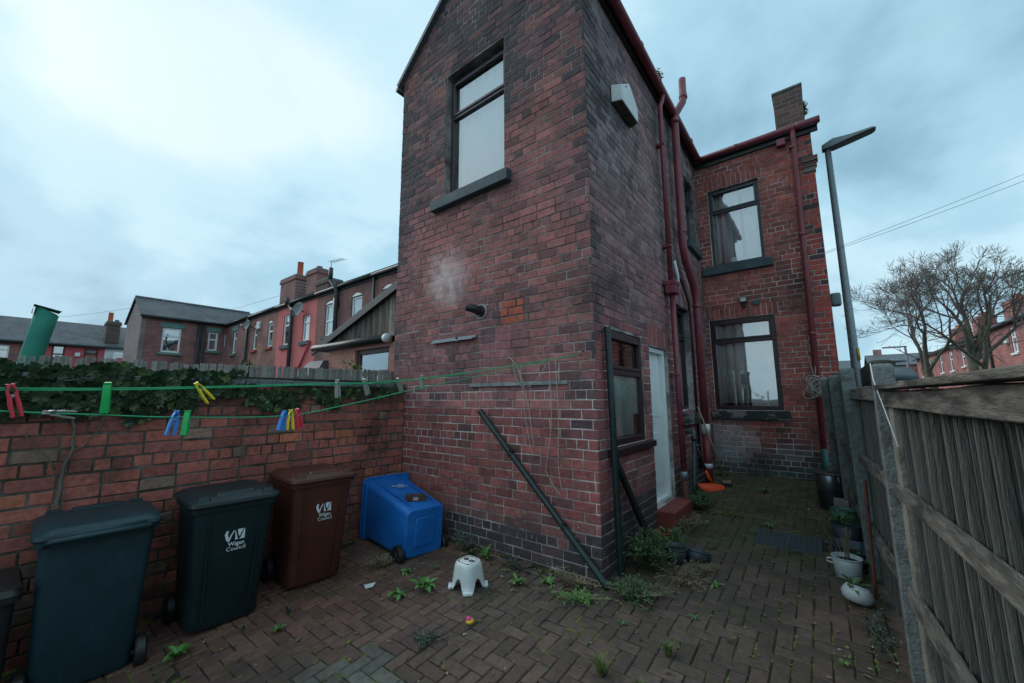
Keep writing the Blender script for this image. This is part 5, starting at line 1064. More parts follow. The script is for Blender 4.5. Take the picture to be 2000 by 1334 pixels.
def bush(name, label, c, rx, ry, rz, n, sz, mt, dry=0, cat='bush', seed=1, zb=None):
    t = thing(name, label, cat, (c[0], c[1], gz(c[1]) if zb is None else zb), local=True); rnd = random.Random(seed); lb = MB(); sb = MB()
    for k in range(max(8, n//28)):
        a = rnd.uniform(0, 6.28); r = rnd.uniform(0.2, 0.95); e = Vector((math.cos(a)*rx*r, math.sin(a)*ry*r, rz*rnd.uniform(0.5, 1.0)*(1.1-0.5*r)))
        mid = e*0.5+Vector((rnd.uniform(-.02, .02), rnd.uniform(-.02, .02), rz*0.12)); pts = smooth_pts([(e.x*0.15, e.y*0.15, -0.02), mid, e], 3); sb.tube(pts, [0.0025]*len(pts), 4)
        for q in range(28):
            u = rnd.uniform(0.15, 1.0); p = Vector(pts[min(len(pts)-1, int(u*len(pts)))])+Vector((rnd.gauss(0, 0.02), rnd.gauss(0, 0.02), rnd.gauss(0, 0.015)))
            if p.z < 0.003: p.z = 0.01
            M = Matrix.Translation(p) @ Matrix.Rotation(rnd.uniform(0, 6.28), 4, 'Z') @ Matrix.Rotation(rnd.uniform(-1, 0.4), 4, 'Y'); s = sz*rnd.uniform(0.6, 1.3)
            lb.add([M @ Vector(v) for v in ((0, 0, 0), (s*0.5, -s*0.24, s*0.08), (s, 0, -s*0.05), (s*0.5, s*0.24, s*0.08))], [(0, 1, 2, 3)])
    sb.build('stems', m_dry, t, local=True); f_ = lb.build('foliage', mt, t, local=True); f_['kind'] = 'stuff'
    return t
bush('bush', 'dense green leafy weed clump at the house corner by the leaning pipe', (-1.42, 3.86), 0.27, 0.36, 0.36, 1900, 0.036, m_bush, seed=2)
bush('bush', 'grey-green low clump spilling over the paving in front of the house corner', (-1.38, 3.32), 0.38, 0.30, 0.12, 1000, 0.028, m_weed2, seed=3)
bush('bush', 'dry brown weed clump beside the dark pots', (-1.10, 3.78), 0.26, 0.30, 0.13, 480, 0.024, m_dry, seed=4)
bush('bush', 'dark green clump at the foot of the rainwater pipe by the red step', (-1.42, 5.85), 0.26, 0.38, 0.24, 1300, 0.034, m_bush, seed=5)
bush('bush', 'grey dry weeds in front of the red step', (-1.34, 5.05), 0.20, 0.45, 0.16, 700, 0.024, m_dry, seed=6)
bush('bush', 'tangle of grey-green weeds beside the terracotta bowl', (-1.36, 4.50), 0.18, 0.28, 0.18, 620, 0.026, m_weed2, seed=7)
bush('bush', 'dry weeds along the gable wall between the stool and the pipe', (-1.92, 3.22), 0.34, 0.12, 0.12, 520, 0.022, m_dry, seed=8)
bush('bush', 'dusty weeds at the wall behind the toppled blue bin', (-3.20, 3.22), 0.22, 0.12, 0.22, 480, 0.026, m_grey_weed, seed=9)
bush('bush', 'dry tangle around the wheel of the toppled blue bin', (-3.62, 2.50), 0.14, 0.14, 0.12, 380, 0.024, m_dry, seed=10)
bush('bush', 'blue-green creeping weed patch on the open paving', (-2.36, 2.02), 0.14, 0.17, 0.04, 520, 0.020, m_grey_weed, seed=11)
bush('bush', 'low weeds along the foot of the fence', (0.16, 3.72), 0.09, 0.5, 0.07, 420, 0.024, m_grey_weed, seed=12)
bush('bush', 'yellowing weeds before the leaning pipe foot', (-1.72, 3.06), 0.26, 0.18, 0.08, 420, 0.022, m_weed, seed=13)
bush('bush', 'leafy plant behind the slatted screen under the lean-to window', (-5.3, 3.05), 0.10, 0.25, 0.45, 420, 0.05, mat('bamboo_leaf', (0.16, 0.22, 0.05), 0.5, 0.3, 9), seed=14, zb=1.75)
bush('bush', 'small weeds growing from the gutter above the rainwater pipe', (XS+0.12, 5.55), 0.05, 0.10, 0.16, 120, 0.04, m_weed2, seed=15, zb=6.31)
bush('bush', 'weeds sprouting from the side of the chimney', (0.21, 8.9), 0.06, 0.12, 0.30, 140, 0.06, m_weed2, seed=16, zb=6.95)
bush('bush', 'ragged dry weeds crossing the paving in front of the dark pots', (-0.98, 4.02), 0.22, 0.16, 0.09, 360, 0.022, m_dry, seed=41)
bush('bush', 'thin weeds trailing along the joint below the gable wall', (-2.45, 3.20), 0.35, 0.10, 0.09, 420, 0.022, m_grey_weed, seed=42)
bush('bush', 'low moss-green mat of weeds across the passage before the rubber mat', (-1.05, 5.75), 0.5, 0.22, 0.035, 620, 0.02, m_moss, seed=43)
bush('bush', 'small bushy weed at the foot of the rear wall corner', (-1.48, 7.75), 0.10, 0.18, 0.10, 220, 0.024, m_weed2, seed=44)
t = thing('dry_stems', 'bunch of bare dry stems standing in the pale round pot', 'dead plant', (0.03, 4.60, gz(4.6)+0.13), local=True); rnd = random.Random(9)
for k in range(13):
    a = rnd.uniform(0, 6.28); r = rnd.uniform(0.01, 0.05); hh = rnd.uniform(0.15, 0.32); MB().tube(smooth_pts([(math.cos(a)*r, math.sin(a)*r, 0), (math.cos(a)*r*1.6, math.sin(a)*r*1.6, hh*0.5), (math.cos(a)*r*3, math.sin(a)*r*3, hh)], 3), 0.0025, 5).build('stem', m_dry, t, local=True)
# moss and seedlings scattered in the joints: nobody could count them
mb = MB(); rnd = random.Random(21)
for k in range(9000):
    x = rnd.uniform(-4.2, 0.3); y = rnd.uniform(0.3, 8.0)
    if y > 3.36 and x < -1.6: continue
    if y > 3.4 and x > fx(y)-0.02: continue
    w_ = nz(x*1.2, y*1.2, 6)+0.3*nz(x*4, y*4)
    edge = sst(0.5, 0.0, (YF-y) if (y < YF and x < -1.6) else 9)+sst(0.5, 0, abs(x+1.6) if y > 3.3 else 9)+sst(0.25, 0, abs(x-fx(y)))
    if rnd.random() > 0.10+0.55*max(0, w_)+0.6*edge: continue
    gx = round(x/0.1)*0.1+rnd.gauss(0, 0.006) if rnd.random() < 0.6 else x; gy_ = y if gx != x else round(y/0.1)*0.1+rnd.gauss(0, 0.006)
    s = rnd.uniform(0.006, 0.018)*(1+0.6*edge); c = Vector((gx, gy_, gz(gy_)+0.001)); col = rnd.choice((0, 0, 1, 2))
    for q in range(4):
        a = rnd.uniform(0, 6.28); d = Vector((math.cos(a), math.sin(a), rnd.uniform(0.1, 0.9)))*s; e = Vector((-math.sin(a), math.cos(a), 0.1))*s*0.35
        mb.add([c, c+d*0.55-e, c+d, c+d*0.55+e], [(0, 1, 2, 3)], mi=col)
o = mb.build('seedlings', [m_moss, m_weed2, m_dry]); tag(o, 'moss and tiny seedlings growing in the paving joints', 'moss', kind='stuff')
mb = MB()
for k in range(60):
    x, y = rnd.uniform(-4, 0.2), rnd.uniform(0.6, 7.8)
    if y > 3.36 and x < -1.6: continue
    s = rnd.uniform(0.006, 0.016); a = rnd.uniform(0, 3); M = Matrix.Translation((x, y, gz(y)+0.006)) @ Matrix.Rotation(a, 4, 'Z') @ Matrix.Rotation(rnd.uniform(-.5, .5), 4, 'X'); mb.add([M @ Vector(v) for v in ((-s, -s*0.5, 0), (s, -s*0.4, 0.003), (s*0.8, s*0.5, 0), (-s*0.7, s*0.6, 0.004))], [(0, 1, 2, 3)])
o = mb.build('litter', mat('pale_litter', (0.32, 0.31, 0.28), 0.9, 0.4, 30)); tag(o, 'scattered flecks of pale leaf litter on the paving', 'litter', kind='stuff')
mb = MB(); rnd = random.Random(77)
for k in range(420):
    q = rnd.random()
    if q < 0.35: x, y = rnd.uniform(-3.3, -1.6), YF-abs(rnd.gauss(0.03, 0.14))
    elif q < 0.6: y = rnd.uniform(3.4, 7.9); x = XS+0.05+abs(rnd.gauss(0, 0.18))
    elif q < 0.85: y = rnd.uniform(2.6, 7.6); x = fx(y)-0.02-abs(rnd.gauss(0, 0.12))
    else: x, y = rnd.uniform(-3.7, 0.1), rnd.uniform(0.8, 3.2)
    s = rnd.uniform(0.012, 0.03); M = Matrix.Translation((x, y, gz(y)+0.008)) @ Matrix.Rotation(rnd.uniform(0, 6.3), 4, 'Z') @ Matrix.Rotation(rnd.uniform(-.5, .5), 4, 'X'); mb.add([M @ Vector(v) for v in ((-s, 0, 0), (-s*.2, -s*.5, s*.2), (s, 0, s*.1), (-s*.1, s*.5, s*.25))], [(0, 1, 2, 3)], mi=rnd.choice((0, 0, 1)))
tag(mb.build('dead_leaves', [mat('dead_leaf', (0.085, 0.055, 0.03), 0.9, 0.5, 12, world=True), m_dry]), 'brown dead leaves gathered along the wall feet and fence', 'leaves', kind='stuff')
o = MB().add([(-3.44, 2.20, gz(2.2)+0.006), (-3.37, 2.28, gz(2.2)+0.02), (-3.33, 2.22, gz(2.2)+0.012), (-3.36, 2.17, gz(2.2)+0.006)], [(0, 3, 2, 1)]).build('paper_scrap', m_white); tag(o, 'scrap of white paper on the paving near the blue bin wheel', 'paper')

# ------------------------------------------------------------------ neighbouring buildings
m_bA = brickwork('terrace_brick_plum', (0.32, 0.115, 0.10), (0.21, 0.088, 0.082), (0.26, 0.22, 0.21), 'x')
m_bB = brickwork('terrace_brick_orange', (0.40, 0.165, 0.12), (0.28, 0.115, 0.09), (0.30, 0.26, 0.23), 'x')
m_bC = brickwork('wing_brick', (0.34, 0.12, 0.105), (0.19, 0.082, 0.078), (0.23, 0.2, 0.2), 'y')
m_bD = brickwork('wing_gable_brick', (0.25, 0.18, 0.175), (0.19, 0.145, 0.145), (0.28, 0.26, 0.26), 'x')
m_bE = brickwork('right_row_brick', (0.40, 0.125, 0.105), (0.29, 0.10, 0.09), (0.27, 0.23, 0.22), 'y')
m_bL = brickwork('leanto_brick', (0.52, 0.19, 0.14), (0.40, 0.155, 0.12), (0.36, 0.30, 0.27), 'x', grime=(0.10, 0.06, 0.05))
m_slates = brickwork('coursed_slates', (0.10, 0.12, 0.14), (0.065, 0.078, 0.092), (0.025, 0.03, 0.035), 'y', grime=(0.14, 0.155, 0.16), bw=0.30, rh=0.11, ms=0.014, gam=0.5)
m_pink = mat('pink_render', (0.60, 0.165, 0.155), 0.9, 0.12, 1.2, 0.2, 30, col2=(0.45, 0.13, 0.125), thr=(0.55, 0.8), world=True)
m_redr = mat('red_render', (0.48, 0.095, 0.105), 0.9, 0.15, 1.0, world=True)
m_teal = mat('teal_painted_stone', (0.11, 0.23, 0.20), 0.7, 0.15, 5)
m_slsill = mat('slate_sill', (0.07, 0.08, 0.095), 0.7, 0.2, 6)
m_redsill = mat('red_sill', (0.33, 0.05, 0.045), 0.7, 0.2, 6)
m_dgreen = mat('dark_pipe', (0.014, 0.022, 0.024), 0.5, 0.2, 8)
m_pot_or = mat('chimney_pot_orange', (0.42, 0.10, 0.05), 0.8, 0.15, 6)
m_inner = mat('room_grey', (0.30, 0.33, 0.34), 0.9, 0.3, 1.5, col2=(0.06, 0.065, 0.07), thr=(0.52, 0.6), world=True)
def far_window(par, M, u0, u1, z0, z1, fm, sill_m, arch=False, split=0.62, lint=None, lint_m=None, sz=0.14, gm=None):
    """window set into a wall frame (u, outwards = -y, z)"""
    f = 0.095; mb = MB(M); zt = z0+(z1-z0)*split
    for a, b, c, d in cells(u0, u1, z0, z1, [(u0+f, u1-f, z0+f, zt-f*0.5), (u0+f, u1-f, zt+f*0.5, z1-f)]): mb.box((a, 0.05, c), (b, 0.12, d))
    if arch:
        n = 8; pts = [(u0, -0.01, z1), (u1, -0.01, z1)]+[(u1-(u1-u0)*k/n, -0.01, z1+0.13*math.sin(math.pi*k/n)) for k in range(1, n)]
        mb.loft([pts, [(a, 0.04, c) for a, b, c in pts]])
    w_ = mb.build('window', fm, par, bevel=0.008, seg=1)
    for c, d in ((z0+f, zt-f*0.5), (zt+f*0.5, z1-f)):
        MB(M).add([(u0+f, 0.08, c), (u1-f, 0.08, c), (u1-f, 0.08, d), (u0+f, 0.08, d)], [(0, 1, 2, 3)]).build('pane', gm or m_glass_far, w_)
        MB(M).add([(u0+f, 0.15, c), (u1-f, 0.15, c), (u1-f, 0.15, d), (u0+f, 0.15, d)], [(0, 1, 2, 3)]).build('blind', m_inner, w_)
    if sill_m: MB(M).box((u0-0.12, -0.10, z0-sz), (u1+0.12, 0.05, z0-0.004)).build('sill', sill_m, w_, bevel=0.01)
    if lint: MB(M).box((u0-0.12, -0.03, z1+0.01), (u1+0.12, 0.05, z1+lint)).build('lintel', lint_m, w_, bevel=0.008)
    if arch:
        n = 9
        for k in range(n):
            t0 = (k+0.06)/n; t1 = (k+0.94)/n; q = lambda t, h: (u0-0.05+(u1-u0+0.10)*t, -0.012, z1+0.15*math.sin(math.pi*t)+h)
            a, b, c, d = q(t0, 0.02), q(t1, 0.02), q(t1, 0.24), q(t0, 0.24); MB(M).loft([[a, b, c, d], [(p[0], 0.05, p[2]) for p in (a, b, c, d)]]).build('arch_brick', m_bA, w_)
    return w_
def pierced(M, u0, u1, z0, z1, dep, ops):
    mb = MB(M)
    for a, b, c, d in cells(u0, u1, z0, z1, ops): mb.box((a, 0, c), (b, 0.2, d))
    mb.box((u0+0.002, 0.2, z0), (u1-0.002, dep, z1-0.002)); return mb
def terrace_house(name, label, x0, x1, wm, eave=6.2, y=YM, grp='terraced houses in the row', ops=()):
    h = thing(name, label, 'house', ((x0+x1)/2, y+4, 0.2), grp); e = 0.004
    pierced(Matrix.Translation((0, y, 0)), x0+e, x1-e, -0.2, eave, 8, list(ops)).build('wall', wm, h)
    for a, b, c, d in (((x0+e), y-0.14, eave-0.02, 1), ): 
        slab_roof(h, [(x0+e, y-0.14, eave+0.02), (x1-e, y-0.14, eave+0.02), (x1-e, y+4, eave+2.05), (x0+e, y+4, eave+2.05)], 0.06, m_slate)
        slab_roof(h, [(x0+e, y+4, eave+2.05), (x1-e, y+4, eave+2.05), (x1-e, y+8.1, eave), (x0+e, y+8.1, eave)], 0.06, m_slate)
    MB().tube([(x0+e, y-0.13, eave-0.02), (x1-e, y-0.13, eave-0.02)], 0.07, 10).build('gutter', m_dgreen, h, smooth=True)
    MB().box((x0+e, y-0.05, eave-0.16), (x1-e, y-0.004, eave)).build('fascia', m_dgreen, h)
    return h
def MX(y): return Matrix.Translation((0, y, 0))
def vpipe(par, x, y, z0, z1, r, m_, top=None):
    return MB().tube([(x, y, z0), (x, y, z1)]+([top] if top else []), r, 10).build('drainpipe', m_, par, smooth=True)
h0 = terrace_house('terraced_house', 'plum brick terraced house with arched white window nearest the gabled rear wing', -12.84, -5.72, m_bA, ops=[(-12.35, -11.5, 4.2, 5.55), (-9.4, -8.5, 4.2, 5.55)])
far_window(h0, MX(YM), -12.35, -11.5, 4.2, 5.55, m_white, m_slsill, True); far_window(h0, MX(YM), -9.4, -8.5, 4.2, 5.55, m_white, m_slsill, True); vpipe(h0, -12.75, YM-0.09, 0, 6.1, 0.05, m_dgreen)
h1 = terrace_house('terraced_house', 'brick terraced house with two arched white windows and a tall dark soil pipe', -17.22, -12.86, m_bA, ops=[(-16.5, -15.65, 4.22, 5.60), (-14.43, -13.65, 4.22, 5.60)])
far_window(h1, MX(YM), -16.5, -15.65, 4.22, 5.60, m_white, m_slsill, True, 0.48); far_window(h1, MX(YM), -14.43, -13.65, 4.22, 5.60, m_white, m_slsill, True, 0.3)
vpipe(h1, -15.38, YM-0.12, 0, 6.05, 0.085, m_dgreen, (-15.62, YM-0.3, 6.5)); MB().tube([(-15.62, YM-0.3, 6.48), (-15.62, YM-0.3, 7.0)], 0.085, 10).build('vent_pipe', m_dgreen, h1, smooth=True)
MB().box((-15.62, YM-0.14, 5.35), (-15.45, YM-0.004, 5.75)).build('alarm_box', m_whitedirty, h1, bevel=0.02)
h2 = terrace_house('terraced_house', 'terraced house rendered pink with slate sills', -21.33, -17.24, m_pink, ops=[(-20.6, -19.82, 4.18, 5.68), (-18.53, -17.85, 4.2, 5.42)])
far_window(h2, MX(YM), -20.6, -19.82, 4.18, 5.68, m_white, m_slsill, False, 0.66, sz=0.18); far_window(h2, MX(YM), -18.53, -17.85, 4.2, 5.42, m_white, m_slsill, False, 0.72, sz=0.18)
vpipe(h2, -19.45, YM-0.12, 0, 5.75, 0.085, m_dgreen, (-19.8, YM-0.14, 6.1)); MB().tube([(-19.9, YM-0.2, 6.05), (-19.9, YM-0.2, 6.45)], 0.09, 10).build('vent_pipe', m_dgreen, h2, smooth=True); MB().tube([(-17.6, YM-0.06, 4.15), (-18.5, YM-0.06, 3.0)], 0.045, 8).build('waste_pipe', m_redr, h2, smooth=True)
h3 = terrace_house('terraced_house', 'orange-brown brick terraced house with red sills beyond the pink one', -24.9, -21.35, m_bB, ops=[(-22.47, -21.85, 4.26, 5.5), (-24.4, -23.85, 4.26, 5.5)])
far_window(h3, MX(YM), -22.47, -21.85, 4.26, 5.5, m_white, m_redsill, True, 0.66); far_window(h3, MX(YM), -24.4, -23.85, 4.26, 5.5, m_white, m_redsill, True, 0.66)
MB().box((-23.75, YM-0.12, 5.35), (-23.35, YM-0.004, 5.75)).build('alarm_box', m_whitedirty, h3, bevel=0.02)
h4 = terrace_house('terraced_house', 'plum brick terraced house with a teal lintel joining the cross wing', -29.02, -24.92, m_bA, ops=[(-27.6, -26.95, 4.3, 5.65)])
far_window(h4, MX(YM), -27.6, -26.95, 4.3, 5.65, m_white, m_teal, False, 0.66, 0.3, m_teal); vpipe(h4, -25.05, YM-0.1, 0, 6.2, 0.07, m_dgreen)
def dish(par_label, x, y, z, r, yaw):
    t = thing('satellite_dish', par_label, 'satellite dish', (x, y, z), 'satellite dishes on the terrace', local=True); t.rotation_euler = (rad(78), 0, yaw)
    b = MB().lathe([(0.01, 0.0), (r*0.5, r*0.06), (r*0.85, r*0.17), (r, r*0.25)], n=20, cap1=False, sx=0.9).build('reflector', mat('dish_grey', (0.13, 0.16, 0.18), 0.6, 0.2, 8), t, smooth=True, local=True); sm = b.modifiers.new('s', 'SOLIDIFY'); sm.thickness = 0.01
    MB().tube([(0, -r, r*0.25), (0, -r*0.4, r*1.1)], 0.02, 6).build('arm', m_black, t, local=True); MB().tube([(0, -r*0.45, r*1.05), (0, -r*0.25, r*1.2)], 0.05, 8).build('receiver', m_whitedirty, t, local=True)
    MB().tube([(0, 0, 0), (0, 0.0, -0.25)], 0.025, 6).build('bracket', m_black, t, local=True)
dish('grey satellite dish on the pink rendered house', -18.35, YM-0.28, 5.62, 0.34, rad(15)); dish('grey satellite dish above the window of the orange-brown brick house', -24.45, YM-0.28, 5.62, 0.30, rad(10))
def chimney(label, x0, x1, y0, y1, z0, z1, pots, mt=m_bA, par=None):
    c = thing('chimney_stack', label, 'chimney', ((x0+x1)/2, (y0+y1)/2, z0))
    MB().box((x0, y0, z0), (x1, y1, z1-0.3)).build('stack', mt, c); MB().box((x0-0.06, y0-0.06, z1-0.298), (x1+0.06, y1+0.06, z1-0.12)).build('collar', mt, c, bevel=0.01); MB().box((x0-0.03, y0-0.03, z1-0.118), (x1+0.03, y1+0.03, z1)).build('cap', m_conc, c, bevel=0.02)
    for (px, py, h_, m_, r_) in pots: MB().lathe([(r_*1.15, z1), (r_*1.1, z1+0.06), (r_, z1+0.1), (r_*0.92, z1+h_-0.05), (r_*1.05, z1+h_)], (px, py, 0), 14).build('chimney_pot', m_, c, smooth=True, angle=40)
    return c
k9 = 10.2/8.11
chimney('broad brick chimney with one tall orange pot behind the pink house', -25.2, -23.2, 9.6, 10.6, 6.7, 8.75, [(-23.9, 10.1, 0.95, m_pot_or, 0.17)])
chimney('brick chimney with short pot behind the two arched windows', -22.3, -21.1, 9.8, 10.6, 6.8, 8.75, [(-21.7, 10.2, 0.25, m_pot_or, 0.15)]); chimney('lower sooty chimney with aerials beside the brick chimney', -21.05, -19.85, 9.8, 10.6, 6.6, 7.95, [(-20.7, 10.2, 0.2, m_conc, 0.13)], m_bw_c)
def aerial(label, x, y, z, h_, l_, ax):
    t = thing('aerial', label, 'aerial', (x, y, z)); MB().tube([(x, y, z), (x, y, z+h_)], 0.02, 6).build('mast', m_steel, t)
    d = Vector(ax); MB().tube([Vector((x, y, z+h_))-d*0.2, Vector((x, y, z+h_))+d*l_], 0.016, 6).build('boom', m_steel, t)
    for k in range(7): c = Vector((x, y, z+h_))+d*(l_*k/6); MB().tube([c-Vector((0.05, 0.2, 0)), c+Vector((0.05, 0.2, 0))], 0.008, 5).build('element', m_steel, t)
aerial('thin aerial above the lower sooty chimney', -20.4, 10.2, 7.9, 1.1, 1.6, (0.97, -0.1, -0.15)); aerial('thin aerial between the two terrace chimneys', -22.9, 10.2, 7.3, 0.9, 1.1, (0.97, 0, -0.1))
# cross wing with slate roof
wg = thing('cross_wing_house', 'brick cross wing with slate roof, white windows and teal lintels', 'house', (-31, 6, 0.2), 'terraced houses in the row')
XW = -29.0; pierced(Matrix.Translation((XW, 0, 0)) @ Matrix.Rotation(rad(90), 4, 'Z'), 4.21, 8.1, -0.3, 6.22, 4.3, [(5.13, 5.97, 4.27, 5.68), (7.25, 7.75, 4.55, 5.68)]).build('wall', m_bC, wg)
MB().add([(-33.3, 4.195, -0.3), (XW+0.006, 4.195, -0.3), (XW+0.006, 4.195, 6.22), (-31.15, 4.195, 7.45), (-33.3, 4.195, 6.22), (-33.3, 4.4, -0.3), (XW+0.006, 4.4, -0.3), (XW+0.006, 4.4, 6.2), (-31.15, 4.4, 7.43), (-33.3, 4.4, 6.2)], [(0, 1, 2, 3, 4), (9, 8, 7, 6, 5), (2, 7, 8, 3), (3, 8, 9, 4), (0, 4, 9, 5), (1, 6, 7, 2)]).build('gable_wall', m_bD, wg)
slab_roof(wg, [(-28.8, 4.1, 6.20), (-28.8, 12, 6.20), (-31.15, 12, 7.52), (-31.15, 4.1, 7.52)], 0.07, m_slates); slab_roof(wg, [(-31.15, 4.1, 7.52), (-31.15, 12, 7.52), (-33.5, 12, 6.2), (-33.5, 4.1, 6.2)], 0.07, m_slates)
for k in range(14): MB().tube([(-31.15, 4.12+k*0.42, 7.6), (-31.15, 4.12+k*0.42+0.40, 7.6)], 0.09, 8).build('ridge_tile', m_slate, wg, smooth=True)
MB().tube([(-28.8, 4.1, 6.19), (-28.8, 8.0, 6.19)], 0.08, 8).build('gutter', m_dgreen, wg, smooth=True)
MWG = Matrix.Translation((XW, 0, 0)) @ Matrix.Rotation(rad(90), 4, 'Z')
far_window(wg, MWG, 5.13, 5.97, 4.27, 5.68, m_white, m_teal, False, 0.66, 0.28, m_teal); far_window(wg, MWG, 7.25, 7.75, 4.55, 5.68, m_white, m_teal, False, 0.6, 0.28, m_teal)
for y_ in (6.75, 6.98): vpipe(wg, XW+0.12, y_, 0, 6.1, 0.07, m_dgreen)
# far row on the left with long slate roof
def far_row(label, y0, y1, X, wm, eave=5.85, ridge=8.0, ops=()):
    h = thing('cottage', label, 'house', (X-4, (y0+y1)/2, 0), 'low far houses under one long slate roof'); pierced(Matrix.Translation((X, 0, 0)) @ Matrix.Rotation(rad(90), 4, 'Z'), y0, y1-0.01, -0.5, eave, 8, list(ops)).build('wall', wm, h)
    slab_roof(h, [(X+0.3, y0, eave-0.05), (X+0.3, y1-0.01, eave-0.05), (X-4, y1-0.01, ridge), (X-4, y0, ridge)], 0.08, m_slates); slab_roof(h, [(X-4, y0, ridge), (X-4, y1-0.01, ridge), (X-8.3, y1-0.01, eave), (X-8.3, y0, eave)], 0.08, m_slates)
    MB().tube([(X+0.3, y0, eave-0.08), (X+0.3, y1-0.01, eave-0.08)], 0.1, 8).build('gutter', m_dgreen, h); return h
MFR = Matrix.Translation((-45, 0, 0)) @ Matrix.Rotation(rad(90), 4, 'Z')
m_brfr = mat('brown_window_frame', (0.05, 0.025, 0.025), 0.5, 0.1, 5)
f1 = far_row('far brick cottage with white window left of the green canvas', -9, 1.0, -45, m_bC, ops=[(-0.9, -0.1, 4.6, 5.5)]); far_window(f1, MFR, -0.9, -0.1, 4.6, 5.5, m_white, None)
f2 = far_row('far red-rendered cottage with brown-framed windows behind the green canvas', 1.0, 4.62, -45, m_redr, ops=[(1.85, 2.5, 4.0, 5.72), (3.5, 4.25, 4.0, 5.6)]); far_window(f2, MFR, 1.85, 2.5, 4.0, 5.72, m_brfr, None, gm=m_glass_far); far_window(f2, MFR, 3.5, 4.25, 4.0, 5.6, m_brfr, None, split=0.75); MB(MFR).box((3.02, -0.15, 4.95), (3.3, -0.004, 5.25)).build('meter_box', m_whitedirty, f2, bevel=0.02)
f3 = far_row('far white-painted cottage with glazed porch beside the cross wing', 4.62, 13, -45, m_whitedirty); MB(MFR).box((5.0, -1.6, 3.2), (6.2, -0.004, 5.3)).build('porch', m_white, f3, bevel=0.03); MB(MFR).box((5.1, -1.62, 4.0), (6.1, -1.605, 4.9)).build('porch_pane', m_glass_far, f3)
chimney('squat red brick chimney with one pot on the far slate roof', -46.3, -45.2, 4.55, 5.35, 6.2, 8.0, [(-45.7, 4.75, 0.75, m_pot_or, 0.16), (-45.7, 5.15, 0.2, m_conc, 0.14)], m_bw_c)
# lean-to next door with planked cheek
lt = thing('lean_to', 'lean-to outbuilding with planked gable cheek and small window beyond the yard wall', 'outbuilding', (-7.2, 4.6, 0))
YL = 4.2; pierced(Matrix.Translation((0, YL, 0)), -8.25, -4.95, -0.2, 2.62, 2.5, [(-7.22, -6.10, 1.75, 2.55)]).build('wall', m_bL, lt)
m_plank = mat('dark_planks', (0.105, 0.08, 0.062), 0.9, 0.5, 4, 0.6, 30, col2=(0.22, 0.21, 0.19), thr=(0.50, 0.66), stretch=(7, 7, 0.7), world=True, rand=0.5)
x = -8.15
def roofz(x_): return 2.70+(x_+8.64)*(3.63-2.76)/2.68
while x < -4.97:
    wd = random.uniform(0.085, 0.115); MB().loft([[(x, YL-0.03, 2.72), (x+wd-0.006, YL-0.03, 2.72), (x+wd-0.006, YL-0.008, 2.72), (x, YL-0.008, 2.72)], [(x, YL-0.03, roofz(x)-0.03), (x+wd-0.006, YL-0.03, roofz(x+wd)-0.03), (x+wd-0.006, YL-0.008, roofz(x+wd)-0.03), (x, YL-0.008, roofz(x)-0.03)]]).build('plank', m_plank, lt); x += wd
slab_roof(lt, [(-8.75, YL-0.12, roofz(-8.75)-0.02), (-4.95, YL-0.12, roofz(-4.95)-0.02), (-4.95, YL+2.6, roofz(-4.95)-0.02), (-8.75, YL+2.6, roofz(-8.75)-0.02)], 0.07, m_slate)
MB().loft([[(-8.80, YL-0.13, roofz(-8.80)-0.10), (-8.80, YL-0.085, roofz(-8.80)-0.10), (-8.80, YL-0.085, roofz(-8.80)+0.02), (-8.80, YL-0.13, roofz(-8.80)+0.02)], [(-4.95, YL-0.13, roofz(-4.95)-0.10), (-4.95, YL-0.085, roofz(-4.95)-0.10), (-4.95, YL-0.085, roofz(-4.95)+0.02), (-4.95, YL-0.13, roofz(-4.95)+0.02)]]).build('bargeboard', m_dgreen, lt)
MB().tube([(-8.75, YL-0.10, 2.70), (-6.05, YL-0.10, 2.68)], 0.07, 10).build('gutter', m_black, lt, smooth=True); MB().tube([(-6.08, YL-0.10, 2.68), (-5.98, YL-0.10, 2.68)], 0.08, 10).build('gutter_end', m_whitedirty, lt, smooth=True)
far_window(lt, MX(YL), -7.22, -6.10, 1.75, 2.55, m_brfr, None, split=0.42); MB().box((-9.35, YL-0.2, 2.05), (-8.30, YL+1.6, 2.12)).build('porch_roof', m_slate, lt, bevel=0.02); MB().loft([[(-9.4, YL-0.25, 2.1), (-8.28, YL-0.25, 2.1), (-8.28, YL+1.6, 2.1), (-9.4, YL+1.6, 2.1)], [(-8.9, YL-0.1, 2.42), (-8.28, YL-0.1, 2.42), (-8.28, YL+1.2, 2.42), (-8.9, YL+1.2, 2.42)]]).build('porch_roof', m_slate, lt); MB().box((-9.2, YL-0.1, 0), (-8.27, YL+1.5, 2.04)).build('porch_wall', m_bL, lt)
bush('bush', 'round dark evergreen bush in front of the orange-brown terraced house', (-19.2, 6.2), 0.75, 0.6, 1.1, 1300, 0.14, m_bush, seed=31, zb=2.2)
bush('bush', 'ragged green bush behind the slatted screen near the cross wing', (-15.5, 3.4), 0.5, 0.5, 0.6, 520, 0.10, m_weed2, seed=32, zb=2.15)
